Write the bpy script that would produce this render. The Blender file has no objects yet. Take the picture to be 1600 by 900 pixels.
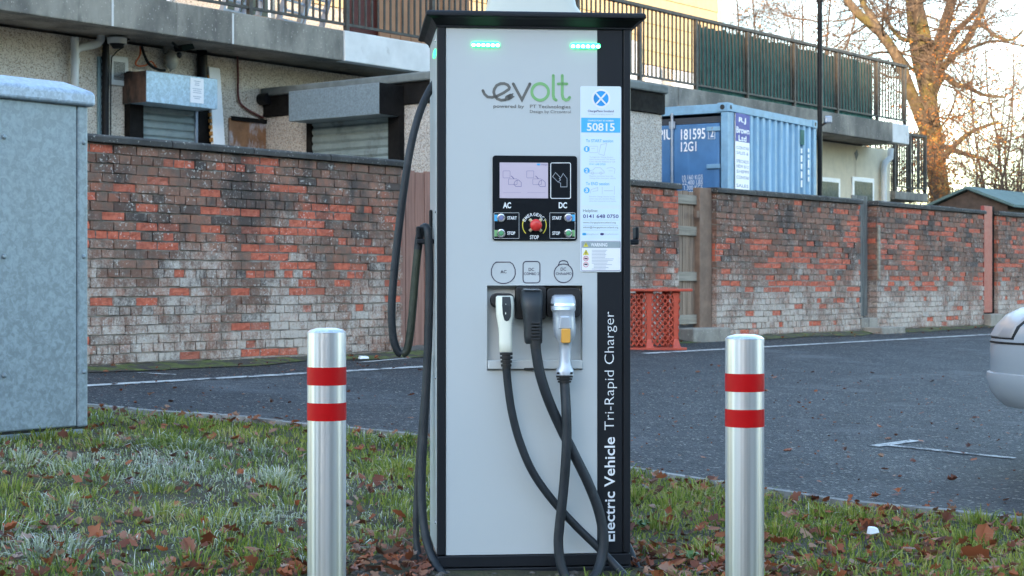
import bpy, bmesh, math, random
import numpy as np
from mathutils import Vector, Matrix, noise as mnoise

# ------------------------------------------------------------------ camera, world, sun, exposure
S = bpy.context.scene
COL = S.collection
R = math.radians
F = 2650.0                                  # focal length in photograph pixels (1600 wide)
cam_d = bpy.data.cameras.new('camera'); cam = bpy.data.objects.new('camera', cam_d); COL.objects.link(cam)
cam.location = (0, 0, 1.0); cam.rotation_euler = (R(90), 0, 0)
cam_d.sensor_width = 36; cam_d.lens = F/1600*36; cam_d.shift_y = -5/1600
cam_d.clip_start = .05; cam_d.clip_end = 3000
cam_d.dof.use_dof = True; cam_d.dof.focus_distance = 5.7; cam_d.dof.aperture_fstop = 13
S.camera = cam
SUN_AZ = math.atan2(-.30, -.95); SUN_EL = R(10)
w = bpy.data.worlds.new('World'); S.world = w; w.use_nodes = True
nt = w.node_tree
sky = nt.nodes.new('ShaderNodeTexSky'); sky.sky_type = 'NISHITA'; sky.sun_disc = False
sky.sun_elevation = SUN_EL; sky.sun_rotation = SUN_AZ; sky.altitude = 60
sky.air_density = 1.0; sky.dust_density = .6; sky.ozone_density = 1.3
bg = nt.nodes['Background']; bg.inputs['Strength'].default_value = .15
nt.links.new(sky.outputs[0], bg.inputs['Color'])
sun_d = bpy.data.lights.new('sun', 'SUN'); sun_d.energy = 2.2; sun_d.angle = R(.5); sun_d.color = (1, .72, .46)
sun = bpy.data.objects.new('sun', sun_d); COL.objects.link(sun)
sv = Vector((math.sin(SUN_AZ)*math.cos(SUN_EL), math.cos(SUN_AZ)*math.cos(SUN_EL), math.sin(SUN_EL)))
sun.rotation_euler = sv.to_track_quat('Z', 'Y').to_euler()
S.view_settings.view_transform = 'Standard'; S.view_settings.look = 'None'
S.view_settings.gamma = 1; S.view_settings.exposure = 2.95
S.view_settings.use_curve_mapping = False

# ------------------------------------------------------------------ frames and positions
TH = R(51.6); CU, SU = math.cos(TH), math.sin(TH)        # boundary wall runs along u = (CU, SU); n = (-SU, CU) points away
def W(t, s, z=0): return Vector((CU*t - SU*s, SU*t + CU*s, z))
def kx(px): return (px-800)/F
def wt(px, s): k = kx(px); return s*(SU+CU*k)/(CU-SU*k)   # where the sight line of a pixel meets the plane s = const
def wz(px, py, s): t = wt(px, s); return 1+(445-py)/F*(SU*t+CU*s)
def ts(px, t): k = kx(px); return t*(CU-SU*k)/(SU+CU*k)   # ... and the plane t = const
def tz(px, py, t): s = ts(px, t); return 1+(445-py)/F*(SU*t+CU*s)
def at(px, py, Y): return Vector((kx(px)*Y, Y, 1+(445-py)/F*Y))
SLOPE = .047
def gs(s): return SLOPE*min(max(s-3.56, 0), 7.22)
def gz(x, y): return gs(-SU*x + CU*y)
def ground_at(px, py):
    Y = 8.0
    for i in range(40): Y = F*(1-gz(kx(px)*Y, Y))/(py-445)
    return Vector((kx(px)*Y, Y, gz(kx(px)*Y, Y)))
ZG = gs(99); SW = 10.78                                   # ground level and plane of the boundary wall
rng = random.Random(7)

# ------------------------------------------------------------------ materials
def mat(name): 
    m = bpy.data.materials.new(name); m.use_nodes = True
    return m, m.node_tree, m.node_tree.nodes['Principled BSDF']
def nd(t, kind, **kw):
    n = t.nodes.new(kind)
    for k, v in kw.items():
        if k in n.inputs: n.inputs[k].default_value = v
        else: setattr(n, k, v)
    return n
def mixc(t, fac, a, b, mode='MIX'):
    m = t.nodes.new('ShaderNodeMix'); m.data_type = 'RGBA'; m.blend_type = mode
    for sock, val in ((m.inputs[0], fac), (m.inputs[6], a), (m.inputs[7], b)):
        if hasattr(val, 'default_value') or hasattr(val, 'is_linked'): t.links.new(val, sock)
        elif isinstance(val, (int, float)): sock.default_value = val
        else: sock.default_value = (*val[:3], 1)
    return m.outputs[2]
def mth(t, op, a, b=0.0, c=None, clamp=False):
    m = t.nodes.new('ShaderNodeMath'); m.operation = op; m.use_clamp = clamp
    for i, v in enumerate((a, b) if c is None else (a, b, c)):
        if isinstance(v, (int, float)): m.inputs[i].default_value = v
        else: t.links.new(v, m.inputs[i])
    return m.outputs[0]
def ramp(t, fac, lo, hi, a=0.0, b=1.0):
    m = t.nodes.new('ShaderNodeMapRange'); m.interpolation_type = 'SMOOTHSTEP'
    t.links.new(fac, m.inputs[0]); m.inputs[1].default_value = lo; m.inputs[2].default_value = hi
    m.inputs[3].default_value = a; m.inputs[4].default_value = b
    return m.outputs[0]
def obco(t, scale=None):
    c = t.nodes.new('ShaderNodeTexCoord')
    if scale is None: return c.outputs['Object']
    mp = t.nodes.new('ShaderNodeMapping'); mp.inputs['Scale'].default_value = scale
    t.links.new(c.outputs['Object'], mp.inputs[0]); return mp.outputs[0]
def noi(t, co, scale, detail=4, rough=.55, dist=0):
    n = nd(t, 'ShaderNodeTexNoise', Scale=scale, Detail=detail, Roughness=rough, Distortion=dist)
    t.links.new(co, n.inputs['Vector']); return n.outputs['Fac']
def vor(t, co, scale, out='Color', feature='F1'):
    n = nd(t, 'ShaderNodeTexVoronoi', Scale=scale); n.feature = feature
    t.links.new(co, n.inputs['Vector']); return n.outputs[out]
def bump(t, b, h, strength=.3, dist=.01):
    n = nd(t, 'ShaderNodeBump', Strength=strength, Distance=dist)
    t.links.new(h, n.inputs['Height']); t.links.new(n.outputs[0], b.inputs['Normal'])
def attr(t, name):
    a = t.nodes.new('ShaderNodeAttribute'); a.attribute_name = name; return a
MC = {}
def plain(name, col, rough=.6, metal=0., var=.12, scale=6, bmp=0., bscale=60, dirt=None, streak=None, coat=0., rv=.08, spec=.5):
    if name in MC: return MC[name]
    m, t, b = mat(name); co = obco(t)
    n = noi(t, co, scale, 6, .6)
    f = ramp(t, n, .25, .75, 1-var, 1+var)
    mm = t.nodes.new('ShaderNodeVectorMath'); mm.operation = 'SCALE'; mm.inputs[0].default_value = col
    t.links.new(f, mm.inputs['Scale']); c = mm.outputs[0]
    if dirt:
        d = noi(t, obco(t, (1, 1, .5)), dirt[1], 8, .7); c = mixc(t, ramp(t, d, dirt[2], dirt[3]), c, dirt[0])
    if streak:
        d = noi(t, obco(t, (streak[1], streak[1], streak[1]*.06)), 1, 5, .6); c = mixc(t, ramp(t, d, streak[2], streak[3]), c, streak[0])
    t.links.new(c, b.inputs['Base Color'])
    b.inputs['Specular IOR Level'].default_value = spec; b.inputs['Metallic'].default_value = metal; b.inputs['Coat Weight'].default_value = coat
    rr = ramp(t, noi(t, co, scale*3, 4), .3, .7, max(rough-rv, .03), min(rough+rv, 1)); t.links.new(rr, b.inputs['Roughness'])
    if bmp: bump(t, b, noi(t, co, bscale, 6, .65), bmp, .006)
    MC[name] = m; return m
def emis(name, col, strength):
    m, t, b = mat(name); b.inputs['Base Color'].default_value = (*col, 1)
    b.inputs['Emission Color'].default_value = (*col, 1); b.inputs['Emission Strength'].default_value = strength
    b.inputs['Roughness'].default_value = .3
    return m

def m_brick():
    m, t, b = mat('weathered_brick'); co = obco(t)
    sp = attr(t, 'spall').outputs['Fac']; rn = attr(t, 'rnd').outputs['Fac']; lr = attr(t, 'lime').outputs['Fac']
    sepx = t.nodes.new('ShaderNodeSeparateXYZ'); t.links.new(co, sepx.inputs[0]); z = sepx.outputs['Z']
    n1 = noi(t, co, 9, 6, .6)
    brown = mixc(t, ramp(t, rn, .0, 1.0), (.14, .064, .042), (.31, .15, .10))
    brown = mixc(t, ramp(t, rn, .80, .88), brown, (.30, .105, .062))
    brown = mixc(t, ramp(t, n1, .35, .7), brown, (.135, .095, .075))
    red = mixc(t, ramp(t, noi(t, co, 26, 5), .3, .7), (.39, .080, .045), (.57, .150, .085))
    brown = mixc(t, ramp(t, lr, .90, .94, 0, .8), brown, (.05, .042, .04)); c = mixc(t, sp, brown, red)
    # soot towards the coping, lime bloom low down: both are stains with ragged shapes of their own
    soot = mth(t, 'MULTIPLY', ramp(t, noi(t, obco(t, (1, 1, .6)), 1.9, 6, .65), .47, .63), ramp(t, z, .75, 1.3))
    soot = mth(t, 'MULTIPLY', soot, mth(t, 'SUBTRACT', .88, mth(t, 'MULTIPLY', sp, .6)))
    c = mixc(t, soot, c, (.045, .039, .037))
    big = noi(t, obco(t, (1, 1, .8)), 1.7, 5, .6)
    low = ramp(t, z, .15, 1.5, .19, -.03)
    low = mth(t, 'ADD', low, ramp(t, z, 0, .12, -.10, 0))
    fine = noi(t, co, 60, 4, .8); mid = noi(t, obco(t, (1, 1, .4)), 18, 5, .7)
    e = mth(t, 'ADD', mth(t, 'MULTIPLY', big, .62), mth(t, 'MULTIPLY', mid, .42)); e = mth(t, 'SUBTRACT', e, .07)
    e = mth(t, 'ADD', mth(t, 'ADD', e, low), mth(t, 'MULTIPLY', mth(t, 'SUBTRACT', fine, .20), .55))
    e = mth(t, 'SUBTRACT', e, mth(t, 'MULTIPLY', sp, .22))
    e = mth(t, 'ADD', e, mth(t, 'MULTIPLY', mth(t, 'SUBTRACT', lr, .5), .07))
    c = mixc(t, ramp(t, e, .63, .90, 0, .80), c, (.56, .49, .43))
    speck = mth(t, 'MULTIPLY', ramp(t, noi(t, co, 48, 2, .5), .60, .68), ramp(t, noi(t, obco(t, (1, 1, .5)), 4, 4, .6), .42, .6))
    c = mixc(t, mth(t, 'MULTIPLY', speck, .65), c, (.62, .59, .55))
    t.links.new(c, b.inputs['Base Color']); b.inputs['Roughness'].default_value = .92
    bump(t, b, mth(t, 'ADD', noi(t, co, 90, 6, .7), noi(t, co, 22, 4, .6)), .7, .008)
    return m
def m_mortar():
    m, t, b = mat('old_mortar'); co = obco(t)
    c = mixc(t, ramp(t, noi(t, co, 12, 6), .35, .65), (.14, .12, .105), (.30, .27, .24))
    sx = t.nodes.new('ShaderNodeSeparateXYZ'); t.links.new(co, sx.inputs[0])
    k = mth(t, 'MULTIPLY', ramp(t, sx.outputs['Z'], 1.3, .3), ramp(t, noi(t, co, 5, 6, .65), .35, .6))
    c = mixc(t, mth(t, 'MULTIPLY', k, .75), c, (.48, .43, .39))
    c = mixc(t, mth(t, 'MULTIPLY', ramp(t, noi(t, obco(t, (1, 1, .6)), 1.9, 6, .65), .47, .63), ramp(t, sx.outputs['Z'], .75, 1.3)), c, (.05, .045, .04))
    t.links.new(c, b.inputs['Base Color']); b.inputs['Roughness'].default_value = .95
    bump(t, b, noi(t, co, 120, 4), .6, .005); return m
def m_pebble(name, light, dark, scale=62, dfac=(.60, .80), stain=(.2, .17, .14)):
    m, t, b = mat(name); co = obco(t)
    v = t.nodes.new('ShaderNodeSeparateColor'); t.links.new(vor(t, co, scale), v.inputs[0])
    c = mixc(t, ramp(t, v.outputs[0], dfac[0], dfac[1]), light, dark)
    c = mixc(t, ramp(t, v.outputs[1], .75, .9, 0, .6), c, (.36, .24, .15))
    c = mixc(t, ramp(t, noi(t, obco(t, (1, 1, .3)), 1.6, 6, .65), .54, .78, 0, .55), c, stain)
    t.links.new(c, b.inputs['Base Color']); b.inputs['Roughness'].default_value = .9
    bump(t, b, vor(t, co, scale, 'Distance'), .8, .012); return m
def m_concrete(name, a, c2, scale=2.2, lichen=True, moss=False):
    m, t, b = mat(name); co = obco(t)
    c = mixc(t, ramp(t, noi(t, obco(t, (1, 1, .5)), scale, 8, .65), .35, .65), a, c2)
    if lichen: c = mixc(t, ramp(t, noi(t, co, 42, 3, .5), .64, .70, 0, .6), c, (.55, .52, .46))
    c = mixc(t, ramp(t, noi(t, obco(t, (3, 3, .35)), 2.4, 6, .6), .58, .75, 0, .75), c, (.035, .033, .03))
    if moss: c = mixc(t, ramp(t, noi(t, co, 3.5, 6, .7), .62, .72, 0, .8), c, (.10, .11, .02))
    t.links.new(c, b.inputs['Base Color']); b.inputs['Roughness'].default_value = .9
    bump(t, b, noi(t, co, 70, 6, .7), .5, .006); return m
def m_galv(name, col, rough=.5, metal=.35, spangle=34):
    m, t, b = mat(name); co = obco(t)
    v = t.nodes.new('ShaderNodeSeparateColor'); t.links.new(vor(t, obco(t, (1, 1, .8)), spangle), v.inputs[0])
    w_ = noi(t, co, spangle*.9, 6, .6, 1.2)
    k = mth(t, 'ADD', mth(t, 'MULTIPLY', v.outputs[0], .18), mth(t, 'MULTIPLY', w_, 1.05))
    c = mixc(t, ramp(t, k, .42, .85), [q*.78 for q in col], [min(q*1.24, 1) for q in col])
    c = mixc(t, ramp(t, noi(t, obco(t, (5, 5, .5)), 2.2, 6, .6), .63, .8, 0, .35), c, (.30, .27, .22))
    t.links.new(c, b.inputs['Base Color']); b.inputs['Metallic'].default_value = metal
    t.links.new(ramp(t, k, .3, 1, rough-.1, rough+.1), b.inputs['Roughness'])
    bump(t, b, noi(t, co, 9, 4), .08, .01); return m
def m_wood(name, a, b_, grain=(30, 30, 1.5), rough=.85):
    m, t, b = mat(name)
    g = noi(t, obco(t, grain), 1, 6, .65)
    c = mixc(t, ramp(t, g, .3, .7), a, b_)
    c = mixc(t, ramp(t, noi(t, obco(t), 2.5, 6, .6), .5, .72, 0, .55), c, [q*.55+.03 for q in a])
    t.links.new(c, b.inputs['Base Color']); b.inputs['Roughness'].default_value = rough
    bump(t, b, g, .5, .006); return m
def m_tarmac():
    m, t, b = mat('tarmac'); co = obco(t)
    v = t.nodes.new('ShaderNodeSeparateColor'); t.links.new(vor(t, co, 70), v.inputs[0])
    c = mixc(t, v.outputs[0], (.012, .0135, .016), (.068, .071, .077))
    c = mixc(t, ramp(t, v.outputs[1], .94, .97, 0, .8), c, (.34, .31, .28))
    c = mixc(t, ramp(t, noi(t, co, 22, 5, .7), .35, .7, 0, .55), c, (.014, .015, .018))
    big = noi(t, co, .8, 8, .7)
    c = mixc(t, ramp(t, big, .50, .66, 0, .55), c, (.14, .145, .155))
    c = mixc(t, ramp(t, noi(t, co, 2.4, 7, .7), .56, .70, 0, .5), c, (.013, .013, .015))
    c = mixc(t, ramp(t, noi(t, obco(t, (1, 1, 1)), 5, 8, .75), .66, .72, 0, .5), c, (.22, .225, .235))
    t.links.new(c, b.inputs['Base Color']); b.inputs['Specular IOR Level'].default_value = .35
    t.links.new(ramp(t, big, .35, .7, .66, .9), b.inputs['Roughness'])
    bump(t, b, mth(t, 'ADD', vor(t, co, 70, 'Distance'), noi(t, co, 25, 4)), 1, .016); return m
def m_soil():
    m, t, b = mat('verge_soil'); co = obco(t)
    c = mixc(t, ramp(t, noi(t, co, 5, 8, .7), .35, .65), (.040, .028, .018), (.060, .062, .022))
    c = mixc(t, ramp(t, noi(t, co, 38, 4), .55, .7), c, (.10, .055, .03))
    t.links.new(c, b.inputs['Base Color']); b.inputs['Roughness'].default_value = .95
    bump(t, b, noi(t, co, 30, 6, .7), 1, .03); return m
def m_attr_leaf(name, stops, trans=.25, rough=.55):
    m, t, b = mat(name)
    cr = t.nodes.new('ShaderNodeValToRGB'); e = cr.color_ramp.elements
    while len(e) < len(stops): e.new(.5)
    for i, (p, c) in enumerate(stops): e[i].position = p; e[i].color = (*c, 1)
    t.links.new(attr(t, 'rnd').outputs['Fac'], cr.inputs[0])
    c = cr.outputs[0]
    fr = attr(t, 'frost').outputs['Fac']
    c = mixc(t, fr, c, (.66, .69, .67))
    t.links.new(c, b.inputs['Base Color']); b.inputs['Roughness'].default_value = rough
    b.inputs['Specular IOR Level'].default_value = .3
    if trans:
        tr = t.nodes.new('ShaderNodeBsdfTranslucent'); t.links.new(c, tr.inputs[0])
        mx = t.nodes.new('ShaderNodeMixShader'); mx.inputs[0].default_value = trans
        t.links.new(b.outputs[0], mx.inputs[1]); t.links.new(tr.outputs[0], mx.inputs[2])
        t.links.new(mx.outputs[0], t.nodes['Material Output'].inputs[0])
    return m
def m_brushed():
    m, t, b = mat('brushed_steel')
    g = noi(t, obco(t, (75, 75, .25)), 1, 3, .6)
    h = noi(t, obco(t, (1, 1, .4)), 6, 6, .65)
    c = mixc(t, ramp(t, g, .3, .7), (.64, .66, .69), (.88, .90, .93))
    c = mixc(t, ramp(t, h, .62, .74, 0, .35), c, (.60, .59, .58))
    t.links.new(c, b.inputs['Base Color']); b.inputs['Metallic'].default_value = .92
    t.links.new(ramp(t, g, .3, .7, .30, .42), b.inputs['Roughness'])
    return m
def m_bark():
    m, t, b = mat('bark'); co = obco(t)
    c = mixc(t, ramp(t, noi(t, obco(t, (1, 1, .25)), 7, 6, .65), .35, .65), (.065, .048, .034), (.165, .122, .082))
    c = mixc(t, ramp(t, noi(t, co, 1.1, 6, .6), .46, .60, 0, .8), c, (.12, .10, .024))
    t.links.new(c, b.inputs['Base Color']); b.inputs['Roughness'].default_value = .95
    bump(t, b, noi(t, obco(t, (1, 1, .2)), 14, 6, .7), 1, .05); return m

M = dict(
    brick=m_brick(), mortar=m_mortar(), coping=m_concrete('coping_stone', (.022, .022, .022), (.06, .057, .053), 3, True, True),
    pebble=m_pebble('cream_pebbledash', (.70, .62, .52), (.34, .275, .21), 95, (.70, .95)), pebble_grey=m_pebble('grey_pebbledash', (.58, .54, .49), (.29, .26, .235), 100),
    slab=m_concrete('balcony_concrete', (.115, .108, .096), (.28, .26, .22), 1.6, True), soffit=m_concrete('soffit', (.16, .14, .12), (.32, .28, .23), 2),
    patch=plain('white_render', (.58, .58, .57), .85, var=.12, scale=3, bmp=.4, dirt=((.30, .28, .26), 5, .60, .72)),
    galv=m_galv('galvanised_steel', (.225, .275, .305), .52, .25), galv_cap=m_galv('galvanised_cap', (.33, .40, .48), .5, .25), galv_box=m_galv('shutter_box_steel', (.36, .48, .56), .5, .2, 30), galv_dark=m_galv('speckled_steel', (.19, .235, .26), .5, .2, 60),
    slat=plain('shutter_slats', (.235, .285, .28), .55, .2, .15, 5, dirt=((.14, .16, .155), 4, .5, .7)),
    black_wood=plain('black_timber', (.009, .008, .0075), .75, var=.4, bmp=.3, spec=.12), black_paint=plain('black_paint', (.008, .008, .009), .5, var=.3, spec=.2),
    dark_metal=plain('railing_paint', (.040, .038, .034), .6, .2, .35, 10, dirt=((.13, .065, .03), 14, .6, .72)), pipe_white=plain('plastic_pipe', (.55, .56, .54), .5, var=.08),
    white=plain('white_plastic', (.78, .78, .77), .45, var=.04), paper=plain('paper', (.82, .82, .84), .8, var=.03),
    brown=plain('brown_board', (.27, .13, .06), .8, var=.3, dirt=((.55, .53, .55), 3, .45, .6)), rust=plain('rusty_end', (.10, .055, .038), .8, var=.4, dirt=((.015, .013, .012), 4, .4, .6)),
    tan=plain('tan_board', (.46, .24, .13), .8, var=.1), darkred=plain('dark_red_panel', (.11, .03, .025), .7, var=.2), steel=plain('grey_steel', (.32, .36, .42), .45, .6, .15),
    green_net=plain('green_screen', (.030, .125, .102), .8, var=.3, scale=5, streak=((.06, .15, .13), 30, .52, .7)),
    clad=plain('cream_cladding', (.62, .46, .24), .7, var=.06), cream=plain('cream_render', (.62, .54, .40), .85, var=.08, bmp=.3, streak=((.42, .34, .24), 5, .55, .75)), glass=plain('window_glass', (.045, .065, .06), .25, var=.1, spec=.08),
    ctop=plain('container_blue', (.175, .335, .485), .55, var=.1, scale=3, dirt=((.10, .20, .31), 5, .6, .75), streak=((.26, .46, .64), 6, .5, .7)), cdoor=plain('container_door_blue', (.055, .16, .33), .5, var=.15, scale=3, streak=((.09, .22, .42), 8, .55, .75), dirt=((.20, .10, .06), 9, .68, .74)),
    clite=plain('container_frame', (.18, .33, .46), .55, var=.15, dirt=((.22, .12, .07), 11, .64, .72)), gasket=plain('rubber_gasket', (.03, .035, .045), .7), banner=plain('banner_blue', (.055, .06, .30), .6, var=.06), ink=plain('blue_ink', (.10, .12, .34), .6),
    red_gate=m_wood('red_brown_planks', (.21, .10, .075), (.32, .165, .125)), grey_gate=m_wood('weathered_planks', (.17, .115, .08), (.33, .235, .17)), rail_wood=m_wood('weathered_rail', (.21, .18, .14), (.33, .29, .235), (2, 30, 30)), slat_gate=m_wood('grey_slats', (.085, .09, .085), (.20, .20, .185)), post=plain('brown_post', (.19, .125, .09), .85, var=.25, bmp=.3), red_paint=plain('red_paint', (.32, .055, .04), .55, var=.15),
    step=m_concrete('step_stone', (.17, .15, .13), (.29, .26, .22), 4), orange=plain('orange_plastic', (.43, .062, .030), .5, var=.15, dirt=((.34, .08, .05), 4, .5, .7)),
    tarmac=m_tarmac(), soil=m_soil(), kerb=m_concrete('edging_concrete', (.15, .145, .135), (.27, .26, .245), 4, True, True), line=plain('road_paint', (.46, .455, .44), .85, var=.2, dirt=((.07, .07, .075), 11, .50, .60)), earth=plain('earth', (.07, .065, .035), .95, var=.4), moss=plain('moss', (.075, .090, .016), .95, var=.5, scale=14, bmp=1, bscale=70, dirt=((.040, .033, .026), 5, .44, .54)),
    panel=plain('grey_white_panel', (.50, .525, .53), .36, var=.012, scale=1.5, coat=.2, rv=.02, dirt=((.40, .41, .41), 16, .70, .78)), black=plain('anthracite_paint', (.007, .009, .013), .5, var=.10, rv=.03, spec=.28), seam=plain('seam', (.006, .006, .007), .6),
    gloss=plain('black_console', (.006, .009, .013), .25, var=.06, rv=.01, spec=.3), ink_w=plain('white_print', (.80, .81, .83), .5, var=.01), ink_g=plain('grey_print', (.13, .125, .115), .5, var=.02), ink_gr=plain('green_print', (.20, .43, .17), .5, var=.02), ink_k=plain('black_print', (.03, .02, .05), .5), ink_b=plain('light_blue_print', (.06, .42, .80), .5, var=.01), ink_n=plain('navy_print', (.06, .055, .20), .5), ink_s=plain('pale_grey_print', (.40, .44, .50), .5, var=.01), ink_y=plain('yellow_print', (.72, .62, .06), .5, var=.02), sticker=plain('sticker_white', (.68, .76, .82), .4, var=.01), sticker_blue=plain('sticker_blue', (.07, .44, .80), .4, var=.01), sticker_in=plain('sticker_inner', (.66, .78, .87), .4, var=.01), blue_disc=plain('blue_disc', (.02, .28, .66), .4, var=.5, scale=9), warn_grey=plain('warning_grey', (.30, .36, .38), .5), red_ink=plain('red_print', (.62, .07, .09), .5),
    screen=emis('lcd_screen', (.31, .285, .36), .09), led=emis('green_led', (.03, .85, .25), .5), ledw=emis('green_led_core', (.55, 1.0, .75), 1.1),
    mushroom=plain('red_button', (.62, .035, .03), .35, var=.05), chrome=plain('chrome', (.6, .62, .65), .2, .9, .05), btn_b=plain('blue_button', (.20, .22, .42), .3), btn_g=plain('green_button', (.10, .34, .16), .3), brass=plain('brass_guard', (.60, .52, .32), .4, .3),
    bay=plain('grey_bay', (.52, .535, .53), .5, var=.04), rubber=plain('rubber', (.010, .010, .011), .55, var=.25, scale=12), hose=plain('cable_sheath', (.017, .021, .026), .5, var=.25, scale=12, spec=.3, dirt=((.04, .045, .05), 9, .55, .75)), hose_moss=plain('mossy_sheath', (.020, .026, .014), .6, var=.5, scale=12), ivory=plain('ivory_plastic', (.74, .73, .62), .4, var=.03, dirt=((.3, .29, .25), 40, .72, .78)), plug_k=plain('plug_black', (.018, .022, .026), .48, var=.2, spec=.4, dirt=((.05, .055, .06), 12, .55, .75)), plug_s=plain('plug_silver', (.50, .54, .60), .38, .4, .08, dirt=((.28, .30, .33), 18, .6, .75)), amber=plain('amber_button', (.70, .34, .06), .4, var=.05), dome=plain('cream_dome', (.50, .49, .42), .5, var=.02),
    brushed=m_brushed(), red_band=plain('reflective_red', (.42, .002, .004), .42, var=.08, scale=10, rv=.01, spec=.2),
    bark=m_bark(), bark2=plain('twig_bark', (.085, .058, .04), .9, var=.3), felt=plain('green_felt', (.10, .155, .145), .85, var=.15), shed=plain('shed_boards', (.075, .05, .038), .85, var=.3),
    grass=m_attr_leaf('grass_blades', [(0, (.050, .088, .010)), (.4, (.155, .215, .026)), (.75, (.30, .315, .055)), (.92, (.33, .30, .10)), (1, (.40, .34, .17))], .3),
    leaf=m_attr_leaf('dead_leaves', [(0, (.075, .030, .020)), (.35, (.17, .050, .024)), (.7, (.31, .090, .032)), (.9, (.24, .115, .07)), (1, (.33, .20, .13))], .15),
    autumn=m_attr_leaf('autumn_leaves', [(0, (.20, .085, .025)), (.5, (.40, .145, .035)), (.8, (.46, .21, .05)), (1, (.30, .25, .07))], .35),
    car=plain('silver_paint', (.35, .375, .405), .36, .12, .01, coat=.6, rv=.005), lens=plain('lamp_lens', (.36, .325, .32), .3, 0, .05, coat=.2, rv=.02), tyre=plain('tyre', (.02, .02, .02), .85), felt_grey=plain('roof_felt', (.13, .145, .14), .9, var=.25, bmp=.4), orange_wire=plain('orange_wire', (.55, .12, .03), .6), lamp_glass=plain('bulkhead_glass', (.42, .40, .34), .25, var=.2), stone=plain('pebbles', (.085, .075, .066), .9, var=.5, scale=30), hill_or_sunblock=plain('hill_bracken', (.16, .10, .055), .95, var=.4, scale=.05), herb=plain('herb_green', (.06, .12, .025), .6, var=.4, scale=20), litter=plain('litter_white', (.75, .78, .82), .5), strap=plain('strap_metal', (.24, .35, .38), .5, .4), wood_edge=plain('cut_wood', (.42, .20, .05), .8),
)

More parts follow.
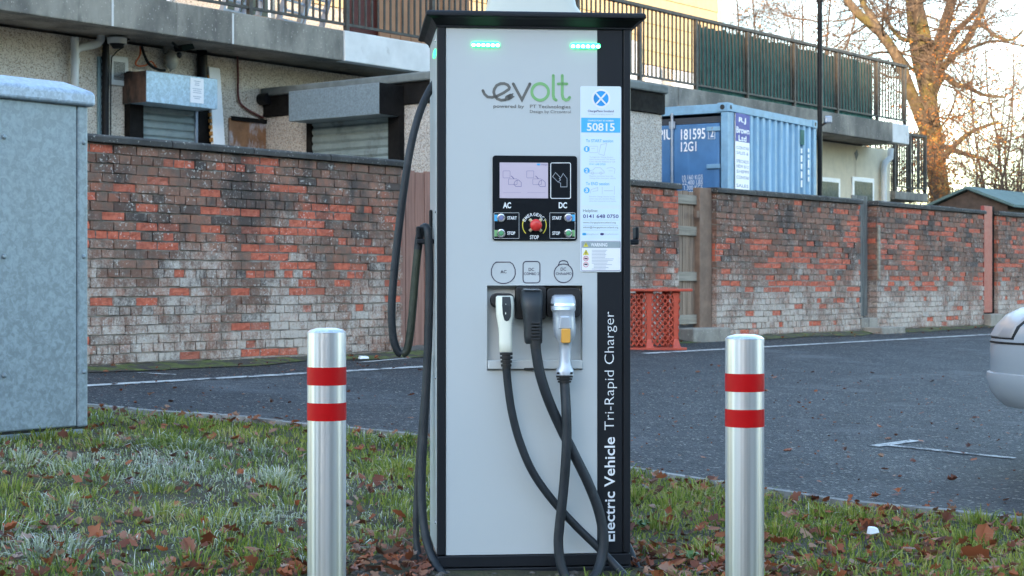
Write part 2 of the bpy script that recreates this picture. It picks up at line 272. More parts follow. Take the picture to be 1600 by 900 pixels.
# ------------------------------------------------------------------ mesh builder and scene helpers
class MB:
    def __init__(s, o=(0, 0, 0)): s.v = []; s.f = []; s.mi = []; s.o = Vector(o); s.cur = 0; s.att = {}
    def add(s, vs, fs):
        b = len(s.v); s.v += [Vector(p)-s.o for p in vs]; s.f += [[i+b for i in q] for q in fs]; s.mi += [s.cur]*len(fs)
        return s
    def box(s, x0, x1, y0, y1, z0, z1):
        return s.add([(x, y, z) for z in (z0, z1) for y in (y0, y1) for x in (x0, x1)],
                     [(0, 2, 3, 1), (4, 5, 7, 6), (0, 1, 5, 4), (2, 6, 7, 3), (0, 4, 6, 2), (1, 3, 7, 5)])
    def bar(s, a, b, wx, wz):                              # rectangular bar between two points
        a, b = Vector(a), Vector(b); d = (b-a).normalized()
        up = Vector((0, 0, 1)) if abs(d.z) < .95 else Vector((0, 1, 0))
        x = d.cross(up).normalized()*wx/2; y = x.cross(d).normalized()*wz/2
        vs = [p+i*x+j*y for p in (a, b) for i, j in ((-1, -1), (1, -1), (1, 1), (-1, 1))]
        return s.add(vs, [(0, 1, 2, 3), (7, 6, 5, 4), (0, 4, 5, 1), (1, 5, 6, 2), (2, 6, 7, 3), (3, 7, 4, 0)])
    def loft(s, rings, cap=True):
        n = len(rings[0]); vs = [p for r in rings for p in r]; fs = []
        for i in range(len(rings)-1):
            for j in range(n): fs.append((i*n+j, i*n+(j+1) % n, (i+1)*n+(j+1) % n, (i+1)*n+j))
        if cap: fs += [tuple(range(n))[::-1], tuple(range((len(rings)-1)*n, len(rings)*n))]
        return s.add(vs, fs)
    def tube(s, pts, r, n=10, cap=True):
        pts = [Vector(p) for p in pts]; rs = r if isinstance(r, (list, tuple)) else [r]*len(pts)
        d = (pts[1]-pts[0]).normalized(); x = d.orthogonal().normalized(); rings = []
        for i, p in enumerate(pts):
            a = pts[max(i-1, 0)]; c = pts[min(i+1, len(pts)-1)]; d = (c-a).normalized()
            x = (x-d*x.dot(d)).normalized(); y = d.cross(x)
            rings.append([p+(x*math.cos(q)+y*math.sin(q))*rs[i] for q in [2*math.pi*k/n for k in range(n)]])
        return s.loft(rings, cap)
    def prism(s, poly, d0, d1, ax='y'):                    # polygon in the plane across ax, extruded along it
        n = len(poly)
        def q(p, d): return (p[0], d, p[1]) if ax == 'y' else ((d, p[0], p[1]) if ax == 'x' else (p[0], p[1], d))
        vs = [q(p, d0) for p in poly]+[q(p, d1) for p in poly]
        return s.add(vs, [tuple(range(n)), tuple(range(2*n-1, n-1, -1))]+[(i, i+n, (i+1) % n+n, (i+1) % n) for i in range(n)])
    def flat(s, poly, y): n = len(poly); return s.add([(p[0], y, p[1]) for p in poly], [tuple(range(n))])
    def stroke(s, pts, wd, y, closed=False, capn=6):       # flat inked line in the xz plane
        P = [Vector((p[0], p[1])) for p in pts]; n = len(P); L = []; Rr = []
        for i in range(n):
            a = P[(i-1) % n] if closed else P[max(i-1, 0)]; c = P[(i+1) % n] if closed else P[min(i+1, n-1)]
            d1 = (P[i]-a); d2 = (c-P[i])
            if d1.length < 1e-9: d1 = d2
            if d2.length < 1e-9: d2 = d1
            d1.normalize(); d2.normalize(); d = (d1+d2)
            d = d.normalized() if d.length > 1e-6 else d1
            m = Vector((-d.y, d.x)); k = max(m.dot(Vector((-d1.y, d1.x))), .5)
            L.append(P[i]+m*wd/2/k); Rr.append(P[i]-m*wd/2/k)
        vs = [(p.x, y, p.y) for p in L+Rr]; fs = [(i, i+n, i+1+n, i+1) for i in range(n-1)]
        if closed: fs.append((n-1, 2*n-1, n, 0))
        s.add(vs, fs)
        if not closed and capn:
            for c in (P[0], P[-1]): s.disc(c.x, c.y, wd/2, y, 12)
        return s
    def disc(s, x, z, r, y, n=24, rz=None):
        rz = rz or r
        return s.flat([(x+r*math.cos(2*math.pi*i/n), z+rz*math.sin(2*math.pi*i/n)) for i in range(n)], y)
    def ball(s, c, rx, ry, rz, n=14, m=8):
        rings = []
        for i in range(m+1):
            a = -math.pi/2+math.pi*i/m; cr = max(math.cos(a), .02)
            rings.append([(c[0]+rx*cr*math.cos(2*math.pi*k/n), c[1]+ry*cr*math.sin(2*math.pi*k/n), c[2]+rz*math.sin(a)) for k in range(n)])
        return s.loft(rings)
    def build(s, name, m, parent=None, bevel=0., smooth=None, seg=2, recalc=True):
        me = bpy.data.meshes.new(name); me.from_pydata(s.v, [], s.f)
        ms = m if isinstance(m, (list, tuple)) else [m]
        for q in ms: me.materials.append(M[q] if isinstance(q, str) else q)
        if len(ms) > 1: me.polygons.foreach_set('material_index', s.mi)
        for k, vals in s.att.items():
            a = me.attributes.new(k, 'FLOAT', 'FACE'); a.data.foreach_set('value', vals)
        if recalc:
            bm = bmesh.new(); bm.from_mesh(me); bmesh.ops.recalc_face_normals(bm, faces=bm.faces); bm.to_mesh(me); bm.free()
        if smooth is not None:
            me.polygons.foreach_set('use_smooth', [True]*len(me.polygons)); me.set_sharp_from_angle(angle=R(smooth))
        o = bpy.data.objects.new(name, me); COL.objects.link(o)
        if parent: o.parent = parent
        if bevel:
            b = o.modifiers.new('bevel', 'BEVEL'); b.width = bevel; b.segments = seg; b.limit_method = 'ANGLE'; b.angle_limit = R(40)
        return o
def tag(o, label=None, cat=None, group=None, kind=None):
    if label: o['label'] = label
    if cat: o['category'] = cat
    if group: o['group'] = group
    if kind: o['kind'] = kind
    return o
def thing(name, label, cat, loc=(0, 0, 0), rot=0, group=None):
    o = bpy.data.objects.new(name, None); COL.objects.link(o); o.empty_display_size = .1
    o.location = loc; o.rotation_euler = (0, 0, rot)
    return tag(o, label, cat, group)
def wall_thing(name, label, cat, t, s, z, group=None):     # a thing aligned with the boundary wall; parts are given in wall coordinates
    o = thing(name, label, cat, W(t, s, z), TH, group); return o, (lambda: MB((t, s, z)))
def copy_tree(o, parent=None):
    c = o.copy(); COL.objects.link(c); c.parent = parent
    for ch in list(o.children): copy_tree(ch, c)
    return c
def smooth_path(pts, k=6):                                 # Catmull-Rom through the points
    P = [Vector(p) for p in pts]; P = [2*P[0]-P[1]]+P+[2*P[-1]-P[-2]]; out = []
    for i in range(1, len(P)-2):
        for j in range(k):
            u = j/k; a, b, c, d = P[i-1], P[i], P[i+1], P[i+2]
            out.append(.5*((2*b)+(c-a)*u+(2*a-5*b+4*c-d)*u*u+(3*b-a-3*c+d)*u**3))
    return out+[P[-2]]
def rrect(x0, x1, z0, z1, r, n=5):
    out = []
    for cx, cz, a0 in ((x1-r, z1-r, 0), (x0+r, z1-r, 90), (x0+r, z0+r, 180), (x1-r, z0+r, 270)):
        out += [(cx+r*math.cos(R(a0+90*i/n)), cz+r*math.sin(R(a0+90*i/n))) for i in range(n+1)]
    return out
def arc(cx, cz, r, a0, a1, n=16, rz=None):
    rz = rz or r
    return [(cx+r*math.cos(R(a0+(a1-a0)*i/n)), cz+rz*math.sin(R(a0+(a1-a0)*i/n))) for i in range(n+1)]
TXC = {}
def text_data(body, bold):
    if (body, bold) in TXC: return TXC[body, bold]
    c = bpy.data.curves.new('lettering', 'FONT'); c.body = body; c.offset = bold; c.resolution_u = 3
    o = bpy.data.objects.new('lettering', c); COL.objects.link(o)
    dg = bpy.context.evaluated_depsgraph_get(); me = bpy.data.meshes.new_from_object(o.evaluated_get(dg))
    v = [(p.co.x, p.co.y) for p in me.vertices]; f = [list(p.vertices) for p in me.polygons]
    bpy.data.objects.remove(o); bpy.data.curves.remove(c); bpy.data.meshes.remove(me)
    TXC[body, bold] = (v, f); return v, f
def text2d(body, x0, x1, z0, z1, bold=0., keep=False):     # lettering fitted to a rectangle, 2D
    v, f = text_data(body, bold)
    ax, bx = min(p[0] for p in v), max(p[0] for p in v); ay, by = min(p[1] for p in v), max(p[1] for p in v)
    sx = (x1-x0)/(bx-ax); sy = (z1-z0)/(by-ay)
    return [(x0+(p[0]-ax)*sx, z0+(p[1]-ay)*sy) for p in v], f

# ------------------------------------------------------------------ the setting
def strip_sheet(name, m, breaks, t0, t1, dz, nt_=1):
    mb = MB(); ts_ = [t0+(t1-t0)*i/nt_ for i in range(nt_+1)]
    for i in range(len(breaks)-1):
        for j in range(nt_):
            a, b = breaks[i], breaks[i+1]
            mb.add([W(ts_[j], a, gs(a)+dz), W(ts_[j+1], a, gs(a)+dz), W(ts_[j+1], b, gs(b)+dz), W(ts_[j], b, gs(b)+dz)], [(0, 1, 2, 3)])
    return tag(mb.build(name, m), kind='structure')
strip_sheet('ground', 'earth', [-900, 3.56, SW, 900], -900, 900, -.02)
strip_sheet('car_park', 'tarmac', [-12, 3.56, SW+.02], -30, 60, 0)
strip_sheet('yard', 'step', [SW+.25, 26], 2, 34, .012)
mb = MB(); 
# unseen landform added behind the camera to keep low sun off the car park
sunblock_ridge = []
for i in range(33):
    x = -230+i*14.4; h = 21.8+.17*max(-20, min(25, x+28.1))+(.5*math.sin(i*1.3) if abs(x+28) > 40 else 0)
    sunblock_ridge.append([(x, -42, -.03), (x, -60, h*.8), (x, -66, h), (x, -80, h*.85), (x, -110, -.03)])
for i in range(32):
    for j in range(4): mb.add([sunblock_ridge[i][j], sunblock_ridge[i+1][j], sunblock_ridge[i+1][j+1], sunblock_ridge[i][j+1]], [(0, 1, 2, 3)])
tag(mb.build('hill_or_sunblock', 'hill_or_sunblock', smooth=60), kind='structure')
mb = MB(); prof = []
for i in range(41):
    x = -260+i*18; h = 15+4*math.sin(i*.55)+2*math.sin(i*1.7)
    prof.append([(x, 300, -.03), (x, 330, h*.75), (x, 380, h*1.1), (x, 460, -.03)])
for i in range(40):
    for j in range(3): mb.add([prof[i][j], prof[i+1][j], prof[i+1][j+1], prof[i][j+1]], [(0, 1, 2, 3)])
tag(mb.build('hill_or_sunblock', 'hill_or_sunblock', smooth=60), kind='structure')

KP = [(-9, 13.2), (-5, 11.35), (-2.6, 10.38), (-1.5, 9.98), (-.53, 9.45), (.6, 8.42), (1.95, 7.16), (3.4, 5.85), (6, 3.5), (12, -1.9)]
def kerb_y(x):
    for (x0, y0), (x1, y1) in zip(KP, KP[1:]):
        if x <= x1: break
    return min(y0+(y1-y0)*(x-x0)/(x1-x0), (9.75+SU*x)/CU)
mb = MB(); N = 90; YL = -3
xs = [-7+17*i/N for i in range(N+1)]
for i in range(N):
    for j in range(24):
        q = []
        for x, jj in ((xs[i], j), (xs[i+1], j), (xs[i+1], j+1), (xs[i], j+1)):
            y = YL+(kerb_y(x)-.05-YL)*jj/24
            edge = min(1, (24-jj)/3)
            q.append((x, y, gz(x, y)+.012+edge*.018*(mnoise.noise((x*1.7, y*1.7, 0))+.6)))
        mb.add(q, [(0, 1, 2, 3)])
tag(mb.build('grass_verge', 'soil', smooth=80), kind='structure')
mb = MB()
for i in range(N):
    x0, x1 = xs[i]+.004, xs[i+1]
    y0, y1 = kerb_y(x0), kerb_y(x1)
    a = .042+.008*mnoise.noise((x0*2, 3, 0))
    vs = []
    for x, y in ((x0, y0), (x1, y1)):
        z = gz(x, y); vs += [(x, y-.08, z-.05), (x, y, z-.05), (x, y, z+a), (x, y-.08, z+a)]
    mb.add(vs, [(0, 1, 2, 3), (7, 6, 5, 4), (0, 4, 5, 1), (1, 5, 6, 2), (2, 6, 7, 3), (3, 7, 4, 0)])
tag(mb.build('kerb', 'kerb'), kind='structure')
def paint(pts, wd):                                        # a painted line on the tarmac through ground points
    mb = MB(); P = [Vector((p[0], p[1])) for p in pts]
    Q = []
    for a, b in zip(P, P[1:]):
        n = max(1, int((b-a).length/.4)); Q += [a+(b-a)*i/n for i in range(n)]
    Q.append(P[-1])
    for i, p in enumerate(Q):
        d = (Q[min(i+1, len(Q)-1)]-Q[max(i-1, 0)]).normalized(); nn = Vector((-d.y, d.x))*wd/2
        mb.v += [Vector((p.x+nn.x, p.y+nn.y, gz(p.x+nn.x, p.y+nn.y)+.005)), Vector((p.x-nn.x, p.y-nn.y, gz(p.x-nn.x, p.y-nn.y)+.005))]
    n = len(Q); mb.f = [[2*i, 2*i+1, 2*i+3, 2*i+2] for i in range(n-1)]; mb.mi = [0]*(n-1)
    return mb
for t0, t1, s0, s1 in ((4, 12.6, 9.74, 9.70), (14.5, 30, 9.75, 9.65)):
    tag(paint([W(t0, s0).xy, W(t1, s1).xy], .10).build('road_marking', 'line'), kind='structure')
g = [ground_at(*p).xy for p in ((1372, 695), (1586, 717))]
tag(paint(g, .065).build('road_marking', 'line'), kind='structure')
g = [ground_at(*p).xy for p in ((1366, 698), (1430, 689))]
tag(paint(g, .07).build('road_marking', 'line'), kind='structure')
for a, b in (((215, 583), (275, 586)), ((560, 567), (640, 560))):
    tag(paint([ground_at(*a).xy, ground_at(*b).xy], .05).build('road_marking', 'line'), kind='structure')
# moss and earth creeping from the foot of the wall
mb = MB(); t = 5.0
while t < 33:
    a = .18+.35*max(0, mnoise.noise((t*.9, 1, 0))+.35)*(1 if t < 13 else .7)
    b = .18+.35*max(0, mnoise.noise(((t+.2)*.9, 1, 0))+.35)*(1 if t < 13 else .7)
    mb.add([W(t, SW-a, gs(SW-a)+.006), W(t+.2, SW-b, gs(SW-b)+.006), W(t+.2, SW-.1, gs(SW-.1)+.02), W(t, SW-.1, gs(SW-.1)+.02)], [(0, 1, 2, 3)])
    mb.add([W(t, SW-.1, gs(SW-.1)+.02), W(t+.2, SW-.1, gs(SW-.1)+.02), W(t+.2, SW+.02, ZG+.035), W(t, SW+.02, ZG+.035)], [(0, 1, 2, 3)])
    t += .2
tag(mb.build('moss', 'moss'), kind='stuff')

# ------------------------------------------------------------------ brick boundary walls
def brick_wall(label, t0, t1, seed, rows=24, spall=.16, top=True):
    r = random.Random(seed); root, nb = wall_thing('brick_wall', label, 'wall', t0, SW, ZG-.03)
    L = t1-t0; mb = MB(); sp = []; rn = []; lm = []
    mb.cur = 1; mb.box(.012, L-.012, .010, .215, -.1, rows*.075); sp += [0]*6; rn += [.5]*6; lm += [.5]*6
    mb.cur = 0
    for k in range(rows):
        hd = (k % 4 == 2); bl = .1125 if hd else .225
        x = -(.056 if hd else (.1125 if k % 2 else 0)); run = 0
        rowtone = r.random()
        while x < L-.01:
            a, b = max(x, 0), min(x+bl-.010, L)
            if b-a > .02:
                hgt = k/rows
                p = spall*(1.0 if hgt > .30 else .25)*(1.7 if mnoise.noise((a*.9+seed, k*.25, 0)) > -.05 else .7)
                if run <= 0 and r.random() < p*.85: run = r.choice((1, 1, 1, 2, 2)) if not hd else r.choice((1, 1, 2, 3))
                s_ = run > 0 or r.random() < .025; run -= 1
                d = r.uniform(.000, .005) if s_ else r.uniform(-.012, -.006)
                z0, z1 = k*.075, k*.075+.065
                end = a < .02 or b > L-.02
                y1 = .215 if end else .05
                j = lambda e: r.uniform(-e, e)
                e = .003
                wv = .006*mnoise.noise((a*1.3, k*.6, seed))+.003*mnoise.noise((a*5, k*.9, seed)); z0 += wv; z1 += wv
                back = [(a, y1, z0), (b, y1, z0), (b, y1, z1), (a, y1, z1)]
                if s_:      # spalled face: an uneven broken surface set back inside the brick
                    nx = 4 if bl > .2 else 2
                    vs = [(a+(b-a)*i_/nx, d+j(.005), z0+.002+(z1-z0-.004)*j_/2) for j_ in range(3) for i_ in range(nx+1)]
                    fs_ = [(j_*(nx+1)+i_, j_*(nx+1)+i_+1, (j_+1)*(nx+1)+i_+1, (j_+1)*(nx+1)+i_) for j_ in range(2) for i_ in range(nx)]
                    mb.add(vs, fs_); nf = len(fs_)
                    if end: mb.box(a, b, .02, y1, z0, z1); nf += 6
                else:
                    e = .0045
                    vs = [(a+j(e), d, z0+j(e)), (b+j(e), d, z0+j(e)), (b+j(e), d, z1+j(e)), (a+j(e), d, z1+j(e))]+back
                    mb.add(vs, [(0, 1, 2, 3), (0, 4, 5, 1), (1, 5, 6, 2), (2, 6, 7, 3), (3, 7, 4, 0), (7, 6, 5, 4)]); nf = 6
                sp += [r.choice((1., 1., .9, .6)) if s_ else 0.0]*nf; rn += [min(1, max(0, .6*r.random()+.4*rowtone))]*nf; lm += [r.random()]*nf
            x += bl
    mb.att = {'spall': sp, 'rnd': rn, 'lime': lm}
    mb.build('brickwork', ['brick', 'mortar'], root)
    if top:
        c = MB(); x = -.03; H = rows*.075
        while x < L+.02:
            e = min(x+r.uniform(.85, .95), L+.03)
            if L+.03-e < .3: e = L+.03
            dz = r.uniform(-.004, .006)
            c.prism([(-.045, H+.004), (.26, H+.004), (.26, H+.05+dz), (.235, H+.068+dz), (-.025, H+.068+dz), (-.045, H+.05+dz)], x, e-.008, 'x')
            x = e
        c.build('coping', 'coping', root, .006)
    return root
tA = wt(628, SW); tB = wt(1060, SW); tC0 = wt(1119, SW); tC1 = wt(1344, SW); tD0 = wt(1370, SW); tD1 = wt(1537, SW); tE = wt(1559, SW)
brick_wall('long spalled brick wall with white lime bloom running behind the left bollard', 5.5, tA, 3, spall=.19)
brick_wall('brown brick wall behind the orange lattice barrier, under the grey pebbledash', tA+1.0, tB, 12, spall=.15)
brick_wall('soot-blackened brick wall between the plank gate and the narrow grey slatted gate', tC0, tC1, 5, spall=.22)
brick_wall('brick wall with orange patches between the narrow grey gate and the red gate post', tD0, tD1, 9, spall=.23)
brick_wall('brick wall at the right edge beyond the red gate post, above the silver car', tE, 36, 15, spall=.22)

# gates in the wall
def plank_gate(name, label, t0, t1, s, z0, z1, m, n, mrail=None, rails=(), cat='gate', jag=.02):
    root, nb = wall_thing(name, label, cat, t0, s, z0); r = random.Random(int(t0*100))
    wdt = (t1-t0)/n
    pl = nb()
    for i in range(n):
        pl.box(t0+i*wdt+.004, t0+(i+1)*wdt-.004, s+r.uniform(0, .004), s+.024, z0+r.uniform(0, .02), z1+r.uniform(-jag, 0))
    pl.build('planks', m, root, .003)
    for zr in rails:
        nb().box(t0+.01, t1-.03, s-.028, s-.002, zr-.055, zr+.055).build('rail', mrail, root, .004)
    return root
zb = ZG
plank_gate('plank_gate', 'red-brown plank gate half hidden behind the charger and its looped cable', tA+.03, tA+.98, SW+.10, zb+.06, wz(640, 264, SW+.1), 'red_gate', 7, jag=.03)
g2 = plank_gate('plank_gate', 'weathered plank gate with four pale rails right of the orange barrier', tB+.02, wt(1096, SW+.1), SW+.12, zb+.18, wz(1080, 298, SW+.12), 'grey_gate', 5, 'rail_wood', [wz(1075, p, SW+.12) for p in (312, 361, 432, 499)])
root, nb = wall_thing('gate_post', 'thick brown post between the weathered plank gate and sooty brick wall', 'post', wt(1096, SW), SW, zb)
nb().box(wt(1099, SW), tC0-.012, SW+.05, SW+.15, zb-.05, wz(1105, 293, SW)).build('post_shaft', 'post', root, .008)
tb = wt(1100, SW); nb().box(tb-.16, tb-.10, SW-.0, SW+.05, 1.80, 1.88).build('latch', 'post', root, .004)
root, nb = wall_thing('doorstep', 'stone doorstep under the weathered plank gate', 'step', tB, SW, zb)
nb().box(tB-.02, tC0-.02, SW-.22, SW+.22, zb-.03, zb+.15).build('step_slab', 'step', root, .012)
plank_gate('slatted_gate', 'narrow tall grey slatted gate in the gap between two right-hand brick walls', tC1+.02, tD0-.02, SW+.13, zb+.22, wz(1355, 306, SW+.13), 'slat_gate', 6, jag=.01)
root, nb = wall_thing('doorstep', 'stone doorstep under the narrow grey slatted gate', 'step', tC1, SW, zb)
nb().box(tC1+.0, tD0-.0, SW-.02, SW+.22, zb-.03, zb+.2).box(tC1+.02, tD0+.25, SW-.32, SW-.025, zb-.03, zb+.075).build('step_slab', 'step', root, .012)
root, nb = wall_thing('timber_batten', 'pale timber batten fixed to brick reveal beside the narrow grey slatted gate', 'batten', tD0, SW, zb)
nb().box(tD0-.008, tD0+.05, SW-.035, SW-.006, zb+.75, zb+1.5).build('batten', 'rail_wood', root, .004)
root, nb = wall_thing('painted_gate', 'red painted narrow gate near the silver car at the right', 'gate', tD1, SW, zb)
nb().box(tD1+.02, tD1+.34, SW+.0, SW+.06, zb+.22, wz(1545, 322, SW)).build('gate_leaf', 'red_paint', root, .006)
nb().box(tD1+.36, tE-.02, SW+.05, SW+.14, zb, wz(1550, 322, SW)).build('gate_frame', 'black_wood', root, .006)
nb().box(tD1, tE, SW-.12, SW+.2, zb-.03, zb+.2).build('step_slab', 'step', root, .012)

# ------------------------------------------------------------------ the building behind
SB, SP, ZS, ZT = 14.8, 13.97, 3.64, 4.0                    # wall plane, balcony front plane, balcony underside and top
SUP = 17.3
root, nb = wall_thing('shop_building', 'long pebbledashed two-storey building with a concrete balcony behind the brick walls', 'building', 20, SB, ZG)
TE = wt(1391, SB); TP = wt(1421, SP)
tcut = wt(1262, SB)
nb().box(4, tcut, SB, SB+6, ZG-.05, ZS-.01).build('pebbledash_wall', 'pebble', root)
nb().box(tcut+.002, TE, SB, SB+6, ZG-.05, ZS-.01).build('rendered_wall', 'cream', root)
# balcony edge in cast lengths, one of them newly patched white
edges = [4, wt(176, SP), wt(364, SP), wt(537, SP), wt(748, SP), wt(1060, SP), wt(1395, SP), TP]
for i in range(len(edges)-1):
    m_ = 'patch' if i in (3, 6) else 'slab'
    nb().box(edges[i]+.006, edges[i+1]-.006, SP-(.012 if i == 3 else 0), SP+.14, ZS, ZT).build('balcony_edge', m_, root, .012)
for i in (1, 2):
    nb().box(edges[i]-.012, edges[i]+.012, SP-.004, SP+.02, ZS+.005, ZT-.02).build('joint_filler', 'patch', root)
nb().box(4, TP-.02, SP+.145, SUP+.5, ZS+.02, ZT-.10).build('balcony_floor', 'soffit', root)
TU = wt(1125, SUP)
nb().box(4, TU, SUP, SUP+6, ZT-.1, 5.02).build('upper_wall_base', 'pebble', root)
up = nb()
for i in range(12): up.prism([(SUP-.02, 5.03+i*.25), (SUP+.3, 5.03+i*.25), (SUP+.3, 5.275+i*.25), (SUP-.005, 5.275+i*.25)], 4, TU-.1, 'x')
up.box(4, TU-.02, SUP+.3, SUP+6, 5.03, 8.2).build('cladding', 'clad', root)
nb().box(TU-.098, TU+.02, SUP-.04, SUP+.3, ZT, 8.1).build('corner_board', 'cream', root)
nb().prism([(SUP-.6, 8.2), (SUP+6.6, 8.2), (SUP+3, 10.6)], 3.6, TU+.4, 'x').build('roof', 'felt_grey', root)
for a, b in ((1008, 1030), (1050, 1082)):
    fr = nb(); ta, tb2 = wt(a, SUP), wt(b, SUP)
    fr.box(ta, tb2, SUP-.05, SUP-.003, ZT, 5.0).build('white_door', 'white', root, .01)
fr = nb().box(wt(905, SUP), wt(1000, SUP), SUP-.04, SUP-.003, ZT, 5.4).build('white_panel', 'white', root, .01)
for a, b in ((225, 262), (345, 420)):
    ta, tb2 = wt(a, SUP), wt(b, SUP)
    w_ = nb().box(ta, tb2, SUP-.05, SUP-.003, ZT+.3, 6.2).build('window', 'white', root, .01)
    nb().box(ta+.07, tb2-.07, SUP-.056, SUP-.051, ZT+.37, 6.1).build('pane', 'glass', w_)
for a, b in ((1278, 1311), (1330, 1364)):
    ta, tb2 = wt(a, SB), wt(b, SB); zt = wz(a+20, 278, SB)
    w_ = nb().box(ta, tb2, SB-.03, SB-.002, zt-1.2, zt).build('window', 'white', root, .008)
    nb().box(ta+.08, tb2-.08, SB-.036, SB-.031, zt-1.1, zt-.08).build('pane', 'glass', w_)
nb().add([(wt(1339, SB)-.12, SB-.004, wz(1339, 240, SB)), (wt(1339, SB), SB-.004, wz(1339, 233, SB)), (wt(1339, SB)+.05, SB-.004, wz(1339, 242, SB)), (wt(1339, SB)-.04, SB-.004, wz(1339, 252, SB))], [(0, 1, 2, 3)]).build('air_hole', 'black_paint', root)
tp = wt(1381, SB-.08); nb().tube([(tp, SB-.08, ZG), (tp, SB-.08, 3.25), (tp+.03, SB-.09, 3.36), (tp+.16, SB-.14, 3.46), (tp+.17, SB-.14, 3.64)], .06, 12).build('downpipe', 'pipe_white', root, smooth=40)
tp = wt(117, SB-.09); z1 = wz(117, 93, SB)
nb().tube(smooth_path([(tp, SB-.09, ZG), (tp, SB-.09, z1), (tp, SB-.09, z1+.04), (tp+.05, SB-.09, z1+.11), (tp+.24, SB-.12, z1+.17), (tp+.30, SB-.13, z1+.22), (tp+.31, SB-.13, z1+.27), (tp+.31, SB-.13, ZS)], 4), .043, 12).build('downpipe', 'pipe_white', root, smooth=40)
nb().tube([(tp, SB-.09, z1-.06), (tp, SB-.09, z1+.0)], .052, 12).build('pipe_collar', 'pipe_white', root, smooth=40)
tp = wt(165, SB-.07); zk = wz(165, 78, SB)
nb().tube(smooth_path([(tp, SB-.07, ZG), (tp, SB-.07, zk), (tp+.03, SB-.09, zk+.1), (tp+.18, SB-.15, zk+.16), (tp+.22, SB-.15, ZS)], 4), .038, 12).build('black_pipe', 'black_paint', root, smooth=40)
nb().tube(smooth_path([(wt(168, SB), SB-.05, 2.2), (wt(169, SB), SB-.05, wz(170, 110, SB)), (wt(174, SB), SB-.05, wz(175, 86, SB)), (wt(188, SB), SB-.06, wz(190, 74, SB))], 5), .007, 8).build('cable', 'black_paint', root, smooth=40)
tp = wt(157, SB); st = nb().box(tp-.05, tp+.05, SB-.03, SB-.003, ZG+.2, wz(157, 89, SB)).build('perforated_strip', 'strap', root)
mbx = nb(); zz = 1.6
while zz < wz(157, 92, SB): mbx.box(tp-.012, tp+.012, SB-.034, SB-.0305, zz, zz+.035); zz += .07
mbx.build('strip_holes', 'black_paint', st)
tl = wt(183, SB-.25); zl = wz(183, 61, SB-.25)
lp = nb().tube([(tl, SB-.25, zl-.05), (tl, SB-.25, zl+.01)], [.10, .105], 18).build('round_lamp', 'pipe_white', root, smooth=40)
nb().tube([(tl, SB-.25, zl-.10), (tl, SB-.25, zl-.052)], [.045, .08], 18).build('lamp_bowl', 'black_paint', lp, smooth=40)
# vent grille
ta, tb2, z0, z1 = wt(169, SB), wt(198, SB), wz(184, 134, SB), wz(184, 88, SB)
v = nb().box(ta, tb2, SB-.03, SB-.003, z0, z1).build('vent', 'pipe_white', root, .006)
mbx = nb(); nn = 14
for i in range(nn):
    z_ = z0+.06+(z1-z0-.12)*i/nn; mbx.box(ta+.05, tb2-.05, SB-.036, SB-.031, z_, z_+(z1-z0-.12)/nn*.5)
mbx.build('louvres', 'black_paint', v)
# first roller shutter
def slats(nbf, x0, x1, y, z0, z1, pitch, plane, pr, m_='slat'):
    mb = nbf(); z_ = z0
    while z_ < z1-.001:
        e = min(z_+pitch, z1); pts = [(y-.0, z_), (y-.018, z_+(e-z_)*.25), (y-.018, z_+(e-z_)*.7), (y-.002, e), (y+.02, e), (y+.02, z_)]
        mb.prism(pts, x0, x1, 'x')
        z_ = e
    return mb.build('slats', m_, pr, smooth=30)
sbx = SB-.40
ta, tb2 = wt(229, sbx), wt(340, sbx); zt_, zb_ = wz(229, 110, sbx), wz(229, 159, sbx)
sh = nb().box(ta, tb2, sbx, SB-.005, zb_, zt_).build('shutter_box', 'galv_box', root, .006)
nb().box(ta-.006, ta-.002, sbx+.005, SB-.003, zb_, zt_).build('box_end', 'rust', sh)
pa, pb = wt(297, sbx), wt(318, sbx)
no = nb().box(pa, pb, sbx-.005, sbx-.002, wz(307, 161, sbx), wz(307, 122, sbx)).build('notice', 'paper', sh)
mbx = nb()
for i, wv in enumerate((.5, .3, .35, 0, .7, .6, .65, 0, .6, .4)):
    if wv: zc = wz(307, 127+i*3.0, sbx); mc = (pa+pb)/2; mbx.box(mc-wv*(pb-pa)/2, mc+wv*(pb-pa)/2, sbx-.0065, sbx-.0055, zc-.004, zc+.004)
mbx.build('notice_print', 'ink_s', no)
fa, fb = wt(205, SB-.06), wt(320, SB-.06)
nb().box(fa-.05, fa+.14, SB-.10, SB-.004, ZG, zt_+.02).box(fb-.12, fb+.1, SB-.10, SB-.004, ZG, zb_+.1).build('shutter_frame', 'black_wood', root, .006)
slats(nb, fa+.15, fb-.13, SB-.05, ZG, zb_+.1, .085, 's', root)
nb().box(fb-.16, fb-.125, SB-.09, SB-.05, ZG, zb_+.05).build('shutter_guide', 'steel', root)
tp = wt(316, SB-.05); nb().tube([(tp, SB-.05, zt_-.3), (tp-.01, SB-.06, zt_+.3), (tp-.05, SB-.1, ZS)], .06, 10).build('black_pipe', 'black_paint', root, smooth=40)
